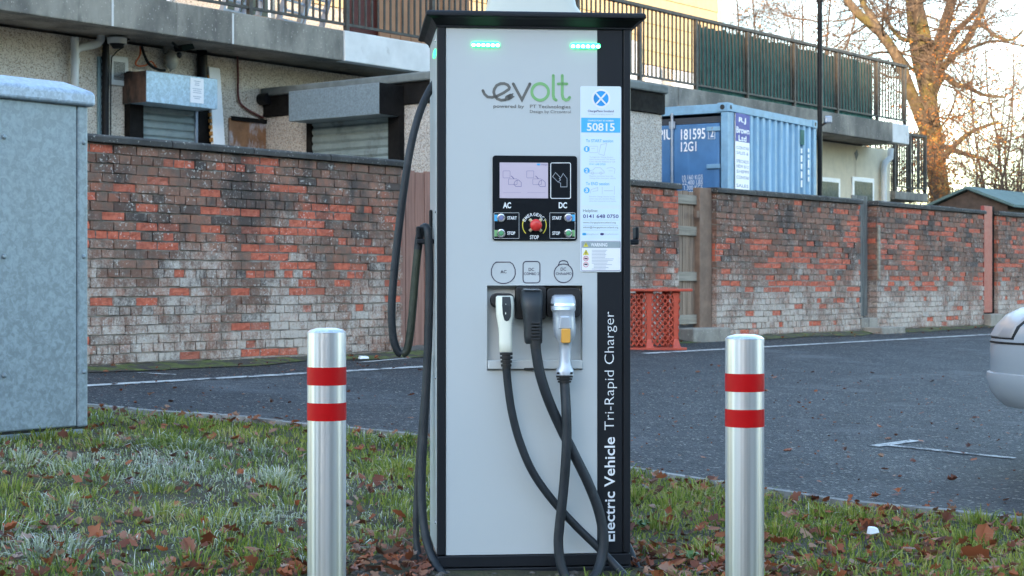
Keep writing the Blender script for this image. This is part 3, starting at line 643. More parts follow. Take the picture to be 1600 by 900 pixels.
# glass bulkhead lamp, flood lamp, wires
tl, zl = wt(260, SB), wz(260, 95, SB)
lp = nb().box(tl-.07, tl+.07, SB-.08, SB-.003, zl+.07, zl+.20).build('bulkhead_lamp', 'slab', root, .02)
nb().ball((tl, SB-.09, zl), .085, .07, .11).build('lamp_glass', 'lamp_glass', lp, smooth=60)
tl, zl = wt(283, SB-.45), wz(283, 75, SB-.45)
lp = nb().bar((tl-.1, SB-.42, ZS-.0), (tl-.02, SB-.43, zl), .02, .02).build('flood_lamp', 'black_paint', root)
nb().add([(tl-0.017, SB-.47, zl-0.042), (tl+0.105, SB-.56, zl-0.006), (tl+0.121, SB-.50, zl+0.060), (tl+0.000, SB-.40, zl+0.030), (tl-0.028, SB-.38, zl-0.042), (tl+0.094, SB-.47, zl-0.012), (tl+0.110, SB-.42, zl+0.048), (tl-0.011, SB-.33, zl+0.030)],
         [(0, 1, 2, 3), (7, 6, 5, 4), (0, 4, 5, 1), (1, 5, 6, 2), (2, 6, 7, 3), (3, 7, 4, 0)]).build('lamp_head', 'black_paint', lp, .006)
nb().add([(tl-0.000, SB-.478, zl-0.033), (tl+0.094, SB-.562, zl-0.001), (tl+0.110, SB-.51, zl+0.051), (tl+0.008, SB-.415, zl+0.024)], [(0, 1, 2, 3)]).build('lamp_lens', 'glass', lp)
nb().ball((tl-0.017, SB-.44, zl-0.078), .03, .03, .035, 10, 6).build('sensor', 'black_paint', lp, smooth=60)
def wire(px, s, r_, m_):
    nb().tube(smooth_path([(wt(a, s), s, wz(a, b, s)) for a, b in px], 5), r_, 7).build('wire', m_, root, smooth=50)
wire([(219, 72), (219, 85), (212, 98), (216, 103), (228, 102), (236, 96), (245, 106)], SB-.06, .010, 'orange_wire')
wire([(221, 72), (228, 92), (236, 103), (248, 109), (258, 110)], SB-.10, .016, 'black_paint')
wire([(270, 88), (272, 100), (266, 111)], SB-.05, .009, 'black_paint')
wire([(371, 88), (372, 120), (373, 155), (385, 170), (411, 184)], SB-.03, .013, 'darkred')
# boarded window beside the outbuilding
ta, tb2 = wt(356, SB), wt(411, SB); z1 = wz(385, 187, SB)
w_ = nb().box(ta, tb2+.05, SB-.03, SB-.003, z1-1.1, z1).build('boarded_window', 'brown', root, .006)
nb().box(ta+.02, tb2+.05, SB-.05, SB-.032, z1-.03, z1+.02).build('lintel_strip', 'black_wood', w_)

# white plank leaning on the wall
root, nb = wall_thing('white_frame_plank', 'white plastic plank with notched brown edge leaning beside the silver shutter box', 'plank', wt(345, SB-.2), SB-.2, ZG)
a, b = (wt(361, SB-.5), SB-.5, ZG+.01), (wt(333, SB-.06), SB-.06, wz(333, 106, SB-.06))
nb().bar(a, b, .17, .05).build('plank', 'white', root, .006)
mbx = nb(); A, B = Vector(a), Vector(b)
for i in range(26):
    p = A.lerp(B, .38+.6*i/26); q = A.lerp(B, .38+.6*(i+.55)/26); off = Vector((-.095, 0, 0)); mbx.bar(p+off, q+off, .02, .04)
mbx.build('notched_edge', 'wood_edge', root)

# outbuilding
T0 = 13.94; S1 = SW+.16; T1 = wt(1034, S1)
root, nb = wall_thing('outbuilding', 'low pebbledashed outbuilding with a black fascia behind the charger', 'building', T0, S1, ZG)
zt2 = tz(412, 139, T0); 
nb().box(T0, T1, S1, SB-.01, ZG-.03, zt2-.34).build('pebbledash_wall', 'pebble_grey', root)
nb().box(T0-.03, T1+.03, S1-.03, SB-.01, zt2-.335, zt2-.10).build('fascia', 'black_wood', root, .006)
nb().box(T0-.07, T1+.05, S1-.07, SB-.01, zt2-.097, zt2).build('roof_edge', 'felt_grey', root, .02)
xb = T0-.42                                                # shutter box on the face turned towards the left
sa, sc = ts(451, xb), ts(592, xb); zt_, zb_ = tz(451, 143, xb), tz(451, 190, xb)
sh = nb().box(xb, T0-.035, sc, sa, zb_, zt_).build('shutter_box', 'galv_dark', root, .006)
nb().box(xb+.004, T0-.036, sc-.006, sc-.002, zb_, zt_).build('box_end', 'black_wood', sh)
fa, fb = ts(617, T0-.05), ts(484, T0-.05)
nb().box(T0-.09, T0-.003, fa-.10, fa+.07, ZG, zt_).box(T0-.09, T0-.003, fb-.06, fb+.02, ZG, zb_+.06).build('shutter_frame', 'black_wood', root, .006)
mbx = nb(); z_ = ZG
while z_ < zb_+.05:
    e = z_+.095; mbx.add([(T0-.05+dx, y, zq) for y in (fa+.07, fb-.06) for dx, zq in ((0, z_), (-.022, z_+.03), (-.022, z_+.07), (-.002, e))], [(0, 1, 5, 4), (1, 2, 6, 5), (2, 3, 7, 6)]); z_ = e
mbx.build('slats', 'slat', root, recalc=False)
gx = T0-.06
gl = nb().tube([(T0-.06, ts(400, T0)-.0, zt2-.13), (T0-.06, ts(412, T0)-.15, zt2-.13)], .07, 12).build('gutter_end', 'black_paint', root, smooth=40)

# balcony railing
SR = SP+.06; zr0, zr1 = ZT+.10, 5.08
root, nb = wall_thing('balcony_railing', 'long dark metal balcony railing on the concrete edge, partly backed with green screen', 'railing', 20, SR, ZT)
posts = [20.72+1.545*i for i in range(-8, 6)]+[TP-.08]
for i, t in enumerate(posts):
    nb().box(t-.028, t+.028, SR-.028, SR+.028, ZT-.03, zr1).build('post', 'dark_metal', root, .004)
nb().box(posts[0]-.05, TP-.03, SR-.035, SR+.035, zr1+.002, zr1+.055).build('top_rail', 'dark_metal', root, .006)
for a, b in zip(posts, posts[1:]):
    p = nb(); n = max(2, round((b-a)/.112))
    p.box(a+.029, b-.029, SR-.018, SR+.018, zr0-.03, zr0)
    for i in range(1, n): x = a+(b-a)*i/n; p.box(x-.0105, x+.0105, SR-.0105, SR+.0105, zr0+.001, zr1+.001)
    p.build('bar_panel', 'dark_metal', root)
ga, gb = wt(1091, SR+.05), wt(1363, SR+.05)
sc_ = nb(); nseg = 60; r = random.Random(2)
for i in range(nseg):
    a, b = ga+(gb-ga)*i/nseg, ga+(gb-ga)*(i+1)/nseg
    sc_.box(a+.001, b-.001, SR+.045+r.uniform(0, .01), SR+.06, ZT+.0, zr1-.05+r.uniform(-.03, .02))
sc_.build('green_screen', 'green_net', root)
# landing with its own railing past the end of the building
SL = 14.7; a, b = TE+.02, wt(1450, SL); zl = wz(1450, 303, SL)
root, nb = wall_thing('stair_landing', 'small stair landing with rusty railing past the balcony end, before the big tree', 'landing', a, SL, ZG)
nb().box(a, b, SL, SL+2.2, zl-.16, zl).build('landing_slab', 'slab', root, .01)
nb().box(a+.2, a+.5, SL+.3, SL+1.8, ZG, zl-.162).build('pier', 'slab', root)
pz = zl+1.13
for t in (a+.05, (a+b)/2, b-.03):
    nb().box(t-.03, t+.03, SL+.02, SL+.08, zl, pz).build('post', 'dark_metal', root, .004)
nb().box(a, b, SL+.02, SL+.08, pz+.002, pz+.05).box(a, b, SL+.03, SL+.07, zl+.08, zl+.11).build('rail', 'dark_metal', root)
p = nb(); n = 15
for i in range(1, n): x = a+(b-a)*i/n; p.box(x-.011, x+.011, SL+.04, SL+.062, zl+.111, pz)
p.build('bar_panel', 'dark_metal', root)
p = nb()
for i in range(1, 18): y = SL+.08+2.1*i/18; p.box(b-.06, b-.04, y-.011, y+.011, zl, pz)
p.box(b-.08, b-.03, SL+.085, SL+2.2, pz+.003, pz+.05).build('side_railing', 'dark_metal', root)

# things stored on the balcony
def ladder(label, pa, pb, off):
    root, nb = wall_thing('ladder', label, 'ladder', pa[0], pa[1], ZT-.1, 'ladders stacked on the balcony')
    A, B = Vector(pa), Vector(pb); d = Vector(off)
    for q in (0, 1): nb().bar(A+d*q, B+d*q, .07, .03).build('stile', 'steel', root)
    mbx = nb(); n = 14
    for i in range(1, n): c = A.lerp(B, i/n); mbx.bar(c, c+d, .025, .025)
    mbx.build('rungs', 'steel', root)
sl = SP+.6
ladder('steel ladder leaning leftmost in the stack behind the balcony railing', (wt(338, sl), sl, ZT-.1), (wt(372, sl)+.4, sl+.1, 5.6), (.42, .1, 0))
ladder('steel ladder leaning second from left behind the balcony railing', (wt(375, sl), sl+.15, ZT-.1), (wt(395, sl)+.5, sl+.3, 5.6), (.42, .1, 0))
ladder('steel ladder leaning third from left behind the balcony railing', (wt(428, sl), sl, ZT-.1), (wt(452, sl)+.45, sl+.1, 5.6), (.42, .1, 0))
ladder('steel ladder leaning rightmost, beside the dark red panel on the balcony', (wt(478, sl), sl+.15, ZT-.1), (wt(500, sl)+.5, sl+.3, 5.6), (.42, .1, 0))
root, nb = wall_thing('board', 'brown board lying at the foot of the ladders on the balcony', 'board', wt(380, sl-.2), sl-.2, ZT-.1)
nb().box(wt(383, sl-.2), wt(440, sl-.2), sl-.25, sl-.2, ZT-.099, ZT+.08).build('board', 'tan', root, .006)
root, nb = wall_thing('panel', 'dark red panel standing between ladders and tan boards on the balcony', 'panel', wt(550, sl), sl, ZT-.1)
nb().box(wt(548, sl), wt(592, sl), sl, sl+.06, ZT-.099, 5.5).build('panel_sheet', 'darkred', root, .006)
r = random.Random(5)
root, nb = wall_thing('timber_screen', 'tall tan boarded screen behind the railing left of the charger roof', 'screen', wt(592, sl), sl, ZT-.1)
ta, tb2 = wt(594, sl-.1), wt(735, sl-.1); n = 9; mbx = nb()
for i in range(n): mbx.box(ta+(tb2-ta)*i/n+.006, ta+(tb2-ta)*(i+1)/n-.006, sl-.1+r.uniform(0, .01), sl-.06, ZT-.099, 5.9)
mbx.build('boards', 'tan', root, .004)

# shed with felt roof beyond the right-hand wall
ss = 12.4; t0 = wt(1514, ss+.75); za = wz(1514, 293, ss+.75)
root, nb = wall_thing('garden_shed', 'dark wooden shed with a green felt roof peeping over the wall at right', 'shed', t0, ss, ZG)
nb().prism([(ss, ZG), (ss+1.5, ZG), (ss+1.5, za-.36), (ss+.75, za-.06), (ss, za-.36)], t0, t0+2.6, 'x').build('boards', 'shed', root)
nb().prism([(ss-.18, za-.40), (ss+.75, za-.035), (ss+1.68, za-.40), (ss+1.68, za-.35), (ss+.75, za+.02), (ss-.18, za-.35)], t0-.12, t0+2.72, 'x').build('roof', 'felt', root)

# ------------------------------------------------------------------ ten-foot shipping container
CA = math.atan2(.839, .545); c0 = at(1137, 160, 22.5); cz = c0.z-2.59
root = thing('shipping_container', 'light blue ten foot shipping container with white lettering behind the sooty wall', 'container', (c0.x, c0.y, cz), CA)
L_, B_, H_ = 2.99, 2.44, 2.59
body = MB(); pts = []
x = .14
while x < L_-.16: pts += [(x, .012), (x+.07, .012), (x+.10, .048), (x+.17, .048), (x+.20, .012)]; x += .2
pts = [(.10, .012)]+pts+[(L_-.10, .012)]
vs = []
for (x, y) in pts: vs += [(x, y, .14), (x, y, H_-.11)]
body.add(vs, [(2*i, 2*i+2, 2*i+3, 2*i+1) for i in range(len(pts)-1)])
body.build('corrugated_side', 'ctop', root, recalc=False)
MB().box(.05, L_-.05, B_-.06, B_-.02, .14, H_-.1).box(L_-.05, L_-.01, .05, B_-.05, .14, H_-.1).box(.05, L_-.05, .06, B_-.06, H_-.06, H_-.03).box(.05, L_-.05, .06, B_-.06, .1, .15).build('shell', 'ctop', root)
fr = MB()
for x0, x1 in ((0, .10), (L_-.10, L_)):
    for y0, y1 in ((0, .10), (B_-.10, B_)): fr.box(x0, x1, y0, y1, .12, H_-.122)
fr.box(.102, L_-.102, 0, .06, H_-.11, H_-.01).box(.102, L_-.102, B_-.06, B_, H_-.11, H_-.01).box(0, .08, .102, B_-.102, H_-.13, H_-.01).box(L_-.08, L_, .102, B_-.102, H_-.13, H_-.01)
fr.box(.102, L_-.102, 0, .06, 0, .14).box(0, .08, .102, B_-.102, 0, .14)
fr.build('frame', 'clite', root, .006)
for x0 in (-.012, L_-.15):
    for y0 in (-.012, B_-.15):
        for z0 in (0, H_-.118):
            cc = MB().box(x0, x0+.165, y0, y0+.165, z0, z0+.12).build('corner_casting', 'clite', root, .012)
            hz = z0+.06
            MB().tube([(x0-.002, y0+.085, hz), (x0-.0005, y0+.085, hz)], .035, 14).tube([(x0+.085, y0-.002, hz), (x0+.085, y0-.0005, hz)], .03, 14).build('casting_hole', 'seam', cc)
def cpt(px, py):                                           # sight line of a photo pixel to the door plane
    d = Vector((kx(px), 1, (445-py)/F)); o = Vector((0, 0, 1)); ex = Vector((math.cos(CA), math.sin(CA), 0)); ey = Vector((-math.sin(CA), math.cos(CA), 0))
    b = Vector((c0.x, c0.y, cz))+ex*.008; k = (b-o).dot(ex)/d.dot(ex); p = o+d*k-b; return p.dot(ey), p.z
for q in (0, 1):
    y0 = .13+q*1.10
    dr = MB().box(.02, .06, y0, y0+1.08, .16, H_-.26).build('door', 'cdoor', root, .01)
    MB().box(.012, .019, y0+.18, y0+1.0, 1.38, 1.55).build('door_rib', 'cdoor', dr, .005)
    for yy in ((cpt(1051, 250)[0]-.13, .92) if q == 0 else (.2, .75)):
        b_ = MB().tube([(-.01, y0+yy, .05), (-.01, y0+yy, H_-.1)], .02, 10).build('lock_rod', 'steel', dr, smooth=40)
        for zz in (.4, 2.28): MB().box(-.02, .019, y0+yy-.045, y0+yy+.045, zz, zz+.10).build('rod_bracket', 'steel', dr, .006)
    for zz in (.4, 1.05, 1.72, 2.22):
        MB().box(-.008, .018, y0-.02 if q == 0 else y0+.9, y0+.18 if q == 0 else y0+1.1, zz, zz+.06).build('hinge', 'clite', dr, .006)
MB().box(.03, .05, .105, B_-.105, H_-.255, H_-.17).build('gasket', 'gasket', root)
# lettering: door face seen from outside reads along -y
def dtext(body, ya, yb, za_, zb_, bold=.012):
    v, f = text2d(body, 0, 1, 0, 1, bold); mb = MB()
    mb.add([(.008, ya+(yb-ya)*p[0], za_+(zb_-za_)*p[1]) for p in v], f); return mb
lt = MB()
for body_, x0, x1, y1, y0 in (('181595', 1064, 1102, 202, 217), ('12G1', 1064, 1088, 222, 236), ('10.160 KGS', 1066, 1098, 274, 280), ('22.400 LBS', 1066, 1098, 282, 288), ('1.300 KGS', 1069, 1098, 290, 296), ('PIU', 1029, 1051, 203, 218), ('2', 1110, 1115, 202, 214), ('2.870 LBS', 1067, 1098, 299, 305)):
    (a, z1), (b, z0) = cpt(x0, y1), cpt(x1, y0); q = dtext(body_, a, b, z0, z1, .012 if y0-y1 > 8 else 0.)
    lt.add(q.v, q.f)
for (a, b), (c, d) in (((1107, 199), (1117, 199)), ((1117, 199), (1117, 217)), ((1117, 217), (1107, 217)), ((1107, 217), (1107, 199))):
    p, q = cpt(a, b), cpt(c, d); lt.bar((.007, *p), (.007, *q), .014, .003)
lt.build('door_lettering', 'ink_w', root)
def ctx(px):                                               # x along the side face for a photo column
    k = kx(px); return (k*c0.y-c0.x)/(math.cos(CA)-k*math.sin(CA))
def csz(px, py): x = ctx(px); return 1+(445-py)/F*(c0.y+math.sin(CA)*x)-cz
ba, bb = ctx(1149), ctx(1171)
bn = MB().box(ba, bb, -.002, .008, csz(1150, 300), csz(1150, 177)).build('banner', 'white', root)
MB().box(ba, bb, -.005, -.003, csz(1160, 222), csz(1160, 178)).build('banner_head', 'banner', bn)
q = MB()
for body_, yt, yb, xa, xb_ in (('R.J', 184, 194, .22, .72), ('Brown', 199, 209, .04, .96), ('Ltd', 212, 221, .2, .75)):
    v, f = text2d(body_, ba+(bb-ba)*xa, ba+(bb-ba)*xb_, csz(1160, yb), csz(1160, yt), .02); q.add([(p[0], -.0065, p[1]) for p in v], f)
q.build('banner_title', 'ink_w', bn)
q = MB()
for body_, yt in (('CONTAI', 229), ('SALES &', 237), ('SPECIALIS', 250), ('NEW & U', 258), ('SHIPPI', 266), ('CONTAI', 275), ('SALES', 288)):
    v, f = text2d(body_, ba+.03, bb-.04, csz(1160, yt+5), csz(1160, yt), 0.); q.add([(p[0], -.0035, p[1]) for p in v], f)
q.build('banner_text', 'ink', bn)
q = MB(); r = random.Random(3)
for xx, za_, zb_ in ((ctx(1253), csz(1253, 232), csz(1253, 292)), (ctx(1264), csz(1264, 232), csz(1264, 285))):
    z_ = za_
    while z_ > zb_:
        h = r.uniform(.05, .13); q.box(xx-.025, xx+.025, .004, .0075, z_-h, z_); z_ -= h+.03
q.build('side_marks', 'ink_w', root)
q = MB().box(ctx(1251), ctx(1257), .004, .0075, csz(1254, 226), csz(1254, 203)).build('side_label', 'green_net', root)
tag(MB().box(0, L_, 0, B_, 0, cz-ZG-.02).build('concrete_pad', 'step'), 'concrete pad carrying the blue shipping container behind the wall', 'pad')
pad = bpy.data.objects['concrete_pad']; pad.location = (c0.x, c0.y, ZG+.012); pad.rotation_euler = (0, 0, CA)

# lamp pole beside the container
lp = at(1281, 300, 25.6)
root = thing('lamp_pole', 'tall thin black pole beside the blue container with a small flood lamp', 'pole', (lp.x, lp.y, ZG))
MB().tube([(0, 0, -.05), (0, 0, 4.95)], .038, 12).build('lower_shaft', 'black_paint', root, smooth=40)
MB().tube([(0, 0, 4.93), (0, 0, 5.03)], .052, 12).build('collar', 'black_paint', root, smooth=40)
MB().tube([(0, 0, 5.0), (0, 0, 7.6)], .030, 12).build('upper_shaft', 'dark_metal', root, smooth=40)
zl = 1+(445-188)/F*25.6-ZG
l = MB().box(.06, .17, -.10, .0, zl-.05, zl+.06).build('flood_lamp', 'steel', root, .02)
MB().bar((.0, 0, zl-.1), (.11, -.05, zl-.02), .03, .03).build('lamp_bracket', 'black_paint', l)

# ------------------------------------------------------------------ galvanised cabinet on the left
cs = None
def cab():
    pr = ground_at(137, 684); s_ = -SU*pr.x+CU*pr.y; t1 = CU*pr.x+SU*pr.y; t0 = t1-1.75; zb = gs(s_)-.02
    root, nb = wall_thing('metal_cabinet', 'large grey galvanised utility cabinet with rivets at the left edge of the verge', 'cabinet', t0, s_, zb)
    zt = wz(120, 165, s_)
    nb().box(t0, t1-.02, s_+.01, s_+.55, zb, zb+.07).build('plinth', 'galv', root, .006)
    xs_ = wt(121, s_)
    nb().box(t0, xs_-.004, s_, s_+.54, zb+.085, zt).build('door', 'galv', root, .008)
    nb().box(xs_, t1, s_-.004, s_+.56, zb+.08, zt).build('corner_frame', 'galv', root, .010)
    nb().box(t0+.01, t1-.01, s_+.012, s_+.54, zb+.071, zb+.084).build('gap', 'seam', root)
    c = nb(); h = .075
    c.loft([[(t0-.03, s_-.035, zt), (t1+.03, s_-.035, zt), (t1+.03, s_+.59, zt), (t0-.03, s_+.59, zt)],
            [(t0-.03, s_-.035, zt+h), (t1+.03, s_-.035, zt+h), (t1+.03, s_+.59, zt+h), (t0-.03, s_+.59, zt+h)],
            [(t0+.05, s_+.12, zt+h+.06), (t1-.05, s_+.12, zt+h+.06), (t1-.05, s_+.5, zt+h+.06), (t0+.05, s_+.5, zt+h+.06)]])
    c.build('roof_cap', 'galv_cap', root, .018, seg=3)
    for px, py in ((6, 214), (6, 401), (6, 587), (130, 223), (130, 401), (130, 581)):
        t_, z_ = wt(px, s_), wz(px, py, s_)
        nb().ball((t_, s_-.004, z_), .013, .009, .013, 12, 6).build('rivet', 'galv', root, smooth=60)
cab()

# ------------------------------------------------------------------ the charging station
A_ = R(5.6); ca, sa = math.cos(A_), math.sin(A_); C0 = Vector((kx(683)*5.76, 5.76, 0))
def cf(px, py, off=0.):                                    # photo point -> (x, z) on the charger's front plane, off metres proud of it
    k = kx(px); y = -off
    x = (k*(C0.y+ca*y)-C0.x+sa*y)/(ca-k*sa); Y = C0.y+sa*x+ca*y
    return x, 1+(445-py)/F*Y
def cfs(pts, off=0.): return [cf(a, b, off) for a, b in pts]
CH = thing('charging_station', 'tall white and black electric car charging cabinet with screen and three plugs', 'car charger', (C0.x, C0.y, 0), A_)
WX = cf(985, 450)[0]; D_ = .50
xa, xb, xc = cf(697, 450)[0], cf(933, 450)[0], cf(973, 450)[0]
zb_, zt_ = cf(800, 866)[1], cf(800, 44)[1]
MB().box(.0, WX, -.004, D_, -.03, zb_-.045).build('plinth', 'black', CH, .004)
MB().box(.0, WX, -.006, D_, zb_-.042, zb_-.003).build('base_rail', 'black', CH, .003)
for x0, x1 in ((0, xa-.0015), (xc+.0015, WX)):
    MB().box(x0, x1, -.005, .03, zb_, zt_+.02).build('corner_post', 'black', CH, .004)
for x0, x1 in ((0, .03), (WX-.03, WX)):
    MB().box(x0, x1, D_-.03, D_, zb_, zt_+.02).build('corner_post', 'black', CH, .004)
sp = MB().box(-.001, .012, .033, D_-.033, zb_, zt_+.02).build('side_panel', 'panel', CH, .002); 
MB().box(WX-.012, WX+.001, .033, D_-.033, zb_, zt_+.02).build('side_panel', 'panel', CH, .002)
MB().box(.03, WX-.03, D_-.012, D_-.002, zb_, zt_+.02).build('back_panel', 'black', CH)
# front panel with the plug bay cut out of it
hx0, hz1 = cf(761, 446); hx1, hz0 = cf(910, 578)
fp = MB()
gx, gz_ = [xa, hx0, hx1, xb], [zb_, hz0, hz1, zt_]
vs = [(x, y, z) for y in (0, .015) for z in gz_ for x in gx]; fs = []
for j in range(3):
    for i in range(3):
        if (i, j) == (1, 1): continue
        a = j*4+i; fs += [(a, a+1, a+5, a+4), (a+20, a+21, a+17, a+16)]
fs += [(5, 6, 22, 21), (6, 10, 26, 22), (10, 9, 25, 26), (9, 5, 21, 25)]
fp.add(vs, fs); fp.build('front_panel', 'panel', CH, recalc=False)
MB().box(xb+.001, xc-.001, -.001, .015, zb_, zt_).build('black_panel', 'black', CH, .001)
MB().box(xa, xc, .016, .02, hz1+.02, zt_+.01).box(xa, xc, .016, .02, zb_, hz0-.02).build('backing', 'seam', CH)
# roof
def rect(x0, x1, y0, y1, z): return [(x0, y0, z), (x1, y0, z), (x1, y1, z), (x0, y1, z)]
zc = cf(800, 21)[1]; ox0, ox1, oy0, oy1 = -.040, WX+.046, -.055, D_+.06
MB().loft([rect(-.004, WX+.004, -.008, D_+.004, zt_-.001), rect(-.004, WX+.004, -.008, D_+.004, zt_+.006), rect(ox0+.02, ox1-.02, oy0+.018, oy1-.02, zt_+.026), rect(ox0+.004, ox1-.004, oy0+.004, oy1-.004, zt_+.030)]).build('roof_cove', 'black', CH, .002)
MB().loft([rect(ox0, ox1, oy0, oy1, zt_+.031), rect(ox0, ox1, oy0, oy1, zc-.006), rect(ox0+.006, ox1-.006, oy0+.006, oy1-.006, zc)]).build('roof', 'black', CH, .003)
def srect(cx, cy, hx, hy, z, n=32, p=5):
    out = []
    for i in range(n):
        a = 2*math.pi*i/n; c, s_ = math.cos(a), math.sin(a)
        out.append((cx+hx*math.copysign(abs(c)**(2/p), c), cy+hy*math.copysign(abs(s_)**(2/p), s_), z))
    return out
dx0, dx1 = cf(748, 18, -.25)[0], cf(909, 18, -.25)[0]; dc, dh = (dx0+dx1)/2, (dx1-dx0)/2
MB().loft([srect(dc, .25, dh, .17, zc-.003), srect(dc, .25, dh*.97, .165, zc+.02), srect(dc, .25, dh*.85, .14, zc+.055), srect(dc, .25, dh*.80, .13, zc+.10), srect(dc, .25, dh*.70, .11, zc+.125)]).build('roof_dome', 'dome', CH, smooth=50)
# status lights
for x0, x1, y0 in ((736, 781, 70), (891, 938, 72)):
    a, z1 = cf(x0, y0-4.5); b, z0 = cf(x1, y0+4.5)
    l = MB().prism(rrect(a, b, z0, z1, (z1-z0)/2-.0005, 6), -.007, -.0015).build('status_light', 'led', CH)
    q = MB(); n = 6; zc_ = (z0+z1)/2-.002
    for i in range(n): q.ball((a+(b-a)*(i+.5)/n, -.008, zc_), .0065, .003, .0055, 10, 6)
    q.build('light_dots', 'ledw', l, smooth=80)
zl = cf(683, 76)[1]; MB().box(-.006, -.0015, .05, .16, zl-.012, zl+.006).build('status_light', 'led', CH)
# flat print helpers on the front
def T(body, x0, x1, y0, y1, off, bold=0.):                 # text fitted in photo pixels x0..x1, y0 (top) .. y1 (bottom)
    a, z1 = cf(x0, y0, off); b, z0 = cf(x1, y1, off)
    return text2d(body, a, b, z0, z1, bold)
def prints(name, items, m, off, parent, sw=.0018, strokes=()):
    q = MB()
    for it in items:
        v, f = T(*it[:5], off, it[5] if len(it) > 5 else 0.); q.add([(p[0], -off, p[1]) for p in v], f)
    for st_ in strokes:
        pts = cfs(st_[0], off); q.stroke(pts, st_[1] if len(st_) > 1 and st_[1] else sw, -off, closed=len(st_) > 2 and st_[2])
    return q.build(name, m, parent, recalc=False)
def parc(cx, cy, r, a0, a1, n=18, ry=None): ry = ry or r; return [(cx+r*math.cos(R(a0+(a1-a0)*i/n)), cy-ry*math.sin(R(a0+(a1-a0)*i/n))) for i in range(n+1)]
def prr(x0, x1, y0, y1, r): return rrect(x0, x1, y0, y1, r)
# logo strokes
PX = 5.76/F
prints('logo_dark', [('powered by', 771, 819, 163, 170.5, .012)], 'ink_g', .0012, CH, 4.4*PX, [
    ([(754.5, 141.5), (757, 147), (762, 151.5), (769, 152), (778, 149.5), (787, 145), (795, 139.5), (796, 136.5), (793, 132.5), (788, 130.5), (782, 130.5), (776, 133.5), (772.5, 139), (771.5, 144), (773, 150), (777, 154.5), (783, 156.5), (790, 155.8)], 4.4*PX),
    ([(802, 131), (815.5, 156), (828, 131)], 4.6*PX),
    ([(793, 153), (798, 150.5)], 8.5*PX), ([(797.5, 148.5), (801.5, 146.5)], 2*PX), ([(799, 153), (803, 151)], 2*PX)])
prints('logo_green', [], 'ink_gr', .0013, CH, 4.6*PX, [
    (parc(844, 143.5, 13, 0, 360, 40)[:-1], 4.6*PX, True), ([(864.5, 118), (864.5, 149), (865.5, 154), (869, 156.5)], 4.6*PX), ([(878.5, 118), (878.5, 148), (880, 154), (884, 156.5), (888, 155.5), (890, 152)], 4.6*PX), ([(872, 131), (886, 131)], 4.2*PX)])
prints('logo_caption', [('PT Technologies', 828, 891.5, 163.5, 171, .006)], 'ink_g', .0012, CH)
prints('logo_caption', [('Design by Circontrol', 828, 892, 171.8, 178.5, 0)], 'ink_g', .0012, CH)
# console
def pshape(name, x0, x1, y0, y1, rad, d0, d1, m, parent, off=0.):
    a, z1 = cf(x0, y0, off); b, z0 = cf(x1, y1, off)
    return MB().prism(rrect(a, b, z0, z1, rad), -d1, -d0).build(name, m, parent)
CO = pshape('console', 769.5, 901.5, 243, 376, .010, .001, .005, 'gloss', CH)
scn = pshape('screen', 780.5, 856, 254, 310, .001, .0052, .0062, 'screen', CO)
prints('screen_icons', [('charge', 845, 855.5, 256, 259)], 'ink_n', .0066, scn, .0009, [
    (prr(786, 797, 267, 278, 1.2), .0010, True), (prr(823, 834, 267, 278, 1.2), .0010, True), (prr(794.5, 808, 279.5, 288.5, 1), .0010, True), (prr(832.5, 846, 279.5, 288.5, 1), .0010, True),
    ([(803, 288), (805, 283), (810, 281), (814.5, 285), (814.5, 291.5), (806, 291.5), (803, 288)], .0014), ([(841, 288), (843, 283), (848, 281), (852, 285), (852, 291.5), (844, 291.5), (841, 288)], .0014),
    ([(799, 275), (803, 279)], .0022), ([(837, 275), (841, 279)], .0022), ([(786, 301), (814, 301)], .0005), ([(824, 301), (852, 301)], .0005)])
prints('screen_mark', [], 'sticker_blue', .0067, scn, .003, [([(840, 257), (843, 257)], .006)])
prints('reader_mark', [], 'ink_w', .0056, CO, .0016, [(prr(860.5, 891.5, 254.5, 310, 2.2), .0024, True)])
prints('card_icon', [], 'ink_s', .0056, CO, .0014, [([(876, 278), (868, 269.5), (863.5, 276), (872, 284.5), (876, 281), (874, 279), (876, 278), (880, 271), (886, 279), (886, 292), (876, 292), (876, 286), (873, 285)], .0014)])
prints('console_letters', [('AC', 786, 798.5, 316, 325.5, .03), ('DC', 873, 886, 316, 325.5, .03), ('START', 792.5, 807.5, 338, 343.2, .025), ('STOP', 792.5, 805, 361.6, 367, .025), ('START', 863, 877.5, 338, 343.2, .025), ('STOP', 863, 875, 361.6, 367, .025), ('STOP', 828, 842, 367.5, 373.8, .025)], 'ink_w', .0056, CO, .0011,
    [(prr(771.8, 811, 332.5, 372.5, 1), .0009, True), (prr(859, 898.5, 332.5, 372.5, 1), .0009, True)])
q = MB(); cx, cy = 835, 353                                # EMERGENCY set on an arc
for i, chh in enumerate('EMERGENCY'):
    a = R(150-120*i/8); hw = (1.75 if chh != 'M' else 2.1)*PX; v, f = text2d(chh, -hw, hw, -2.5*PX, 2.5*PX, .012)
    ox, oz = cf(cx+18.2*math.cos(a), cy-18.2*math.sin(a), .0056); ro = a-math.pi/2
    q.add([(ox+p[0]*math.cos(ro)-p[1]*math.sin(ro), -.0056, oz+p[0]*math.sin(ro)+p[1]*math.cos(ro)) for p in v], f)
q.build('arc_letters', 'ink_w', CO, recalc=False)
prints('yellow_ring', [], 'ink_y', .0056, CO, .0028, [(parc(835, 352, 18.5, 150, 222, 14), .0028), (parc(835, 352, 18.5, 30, -42, 14), .0028)])
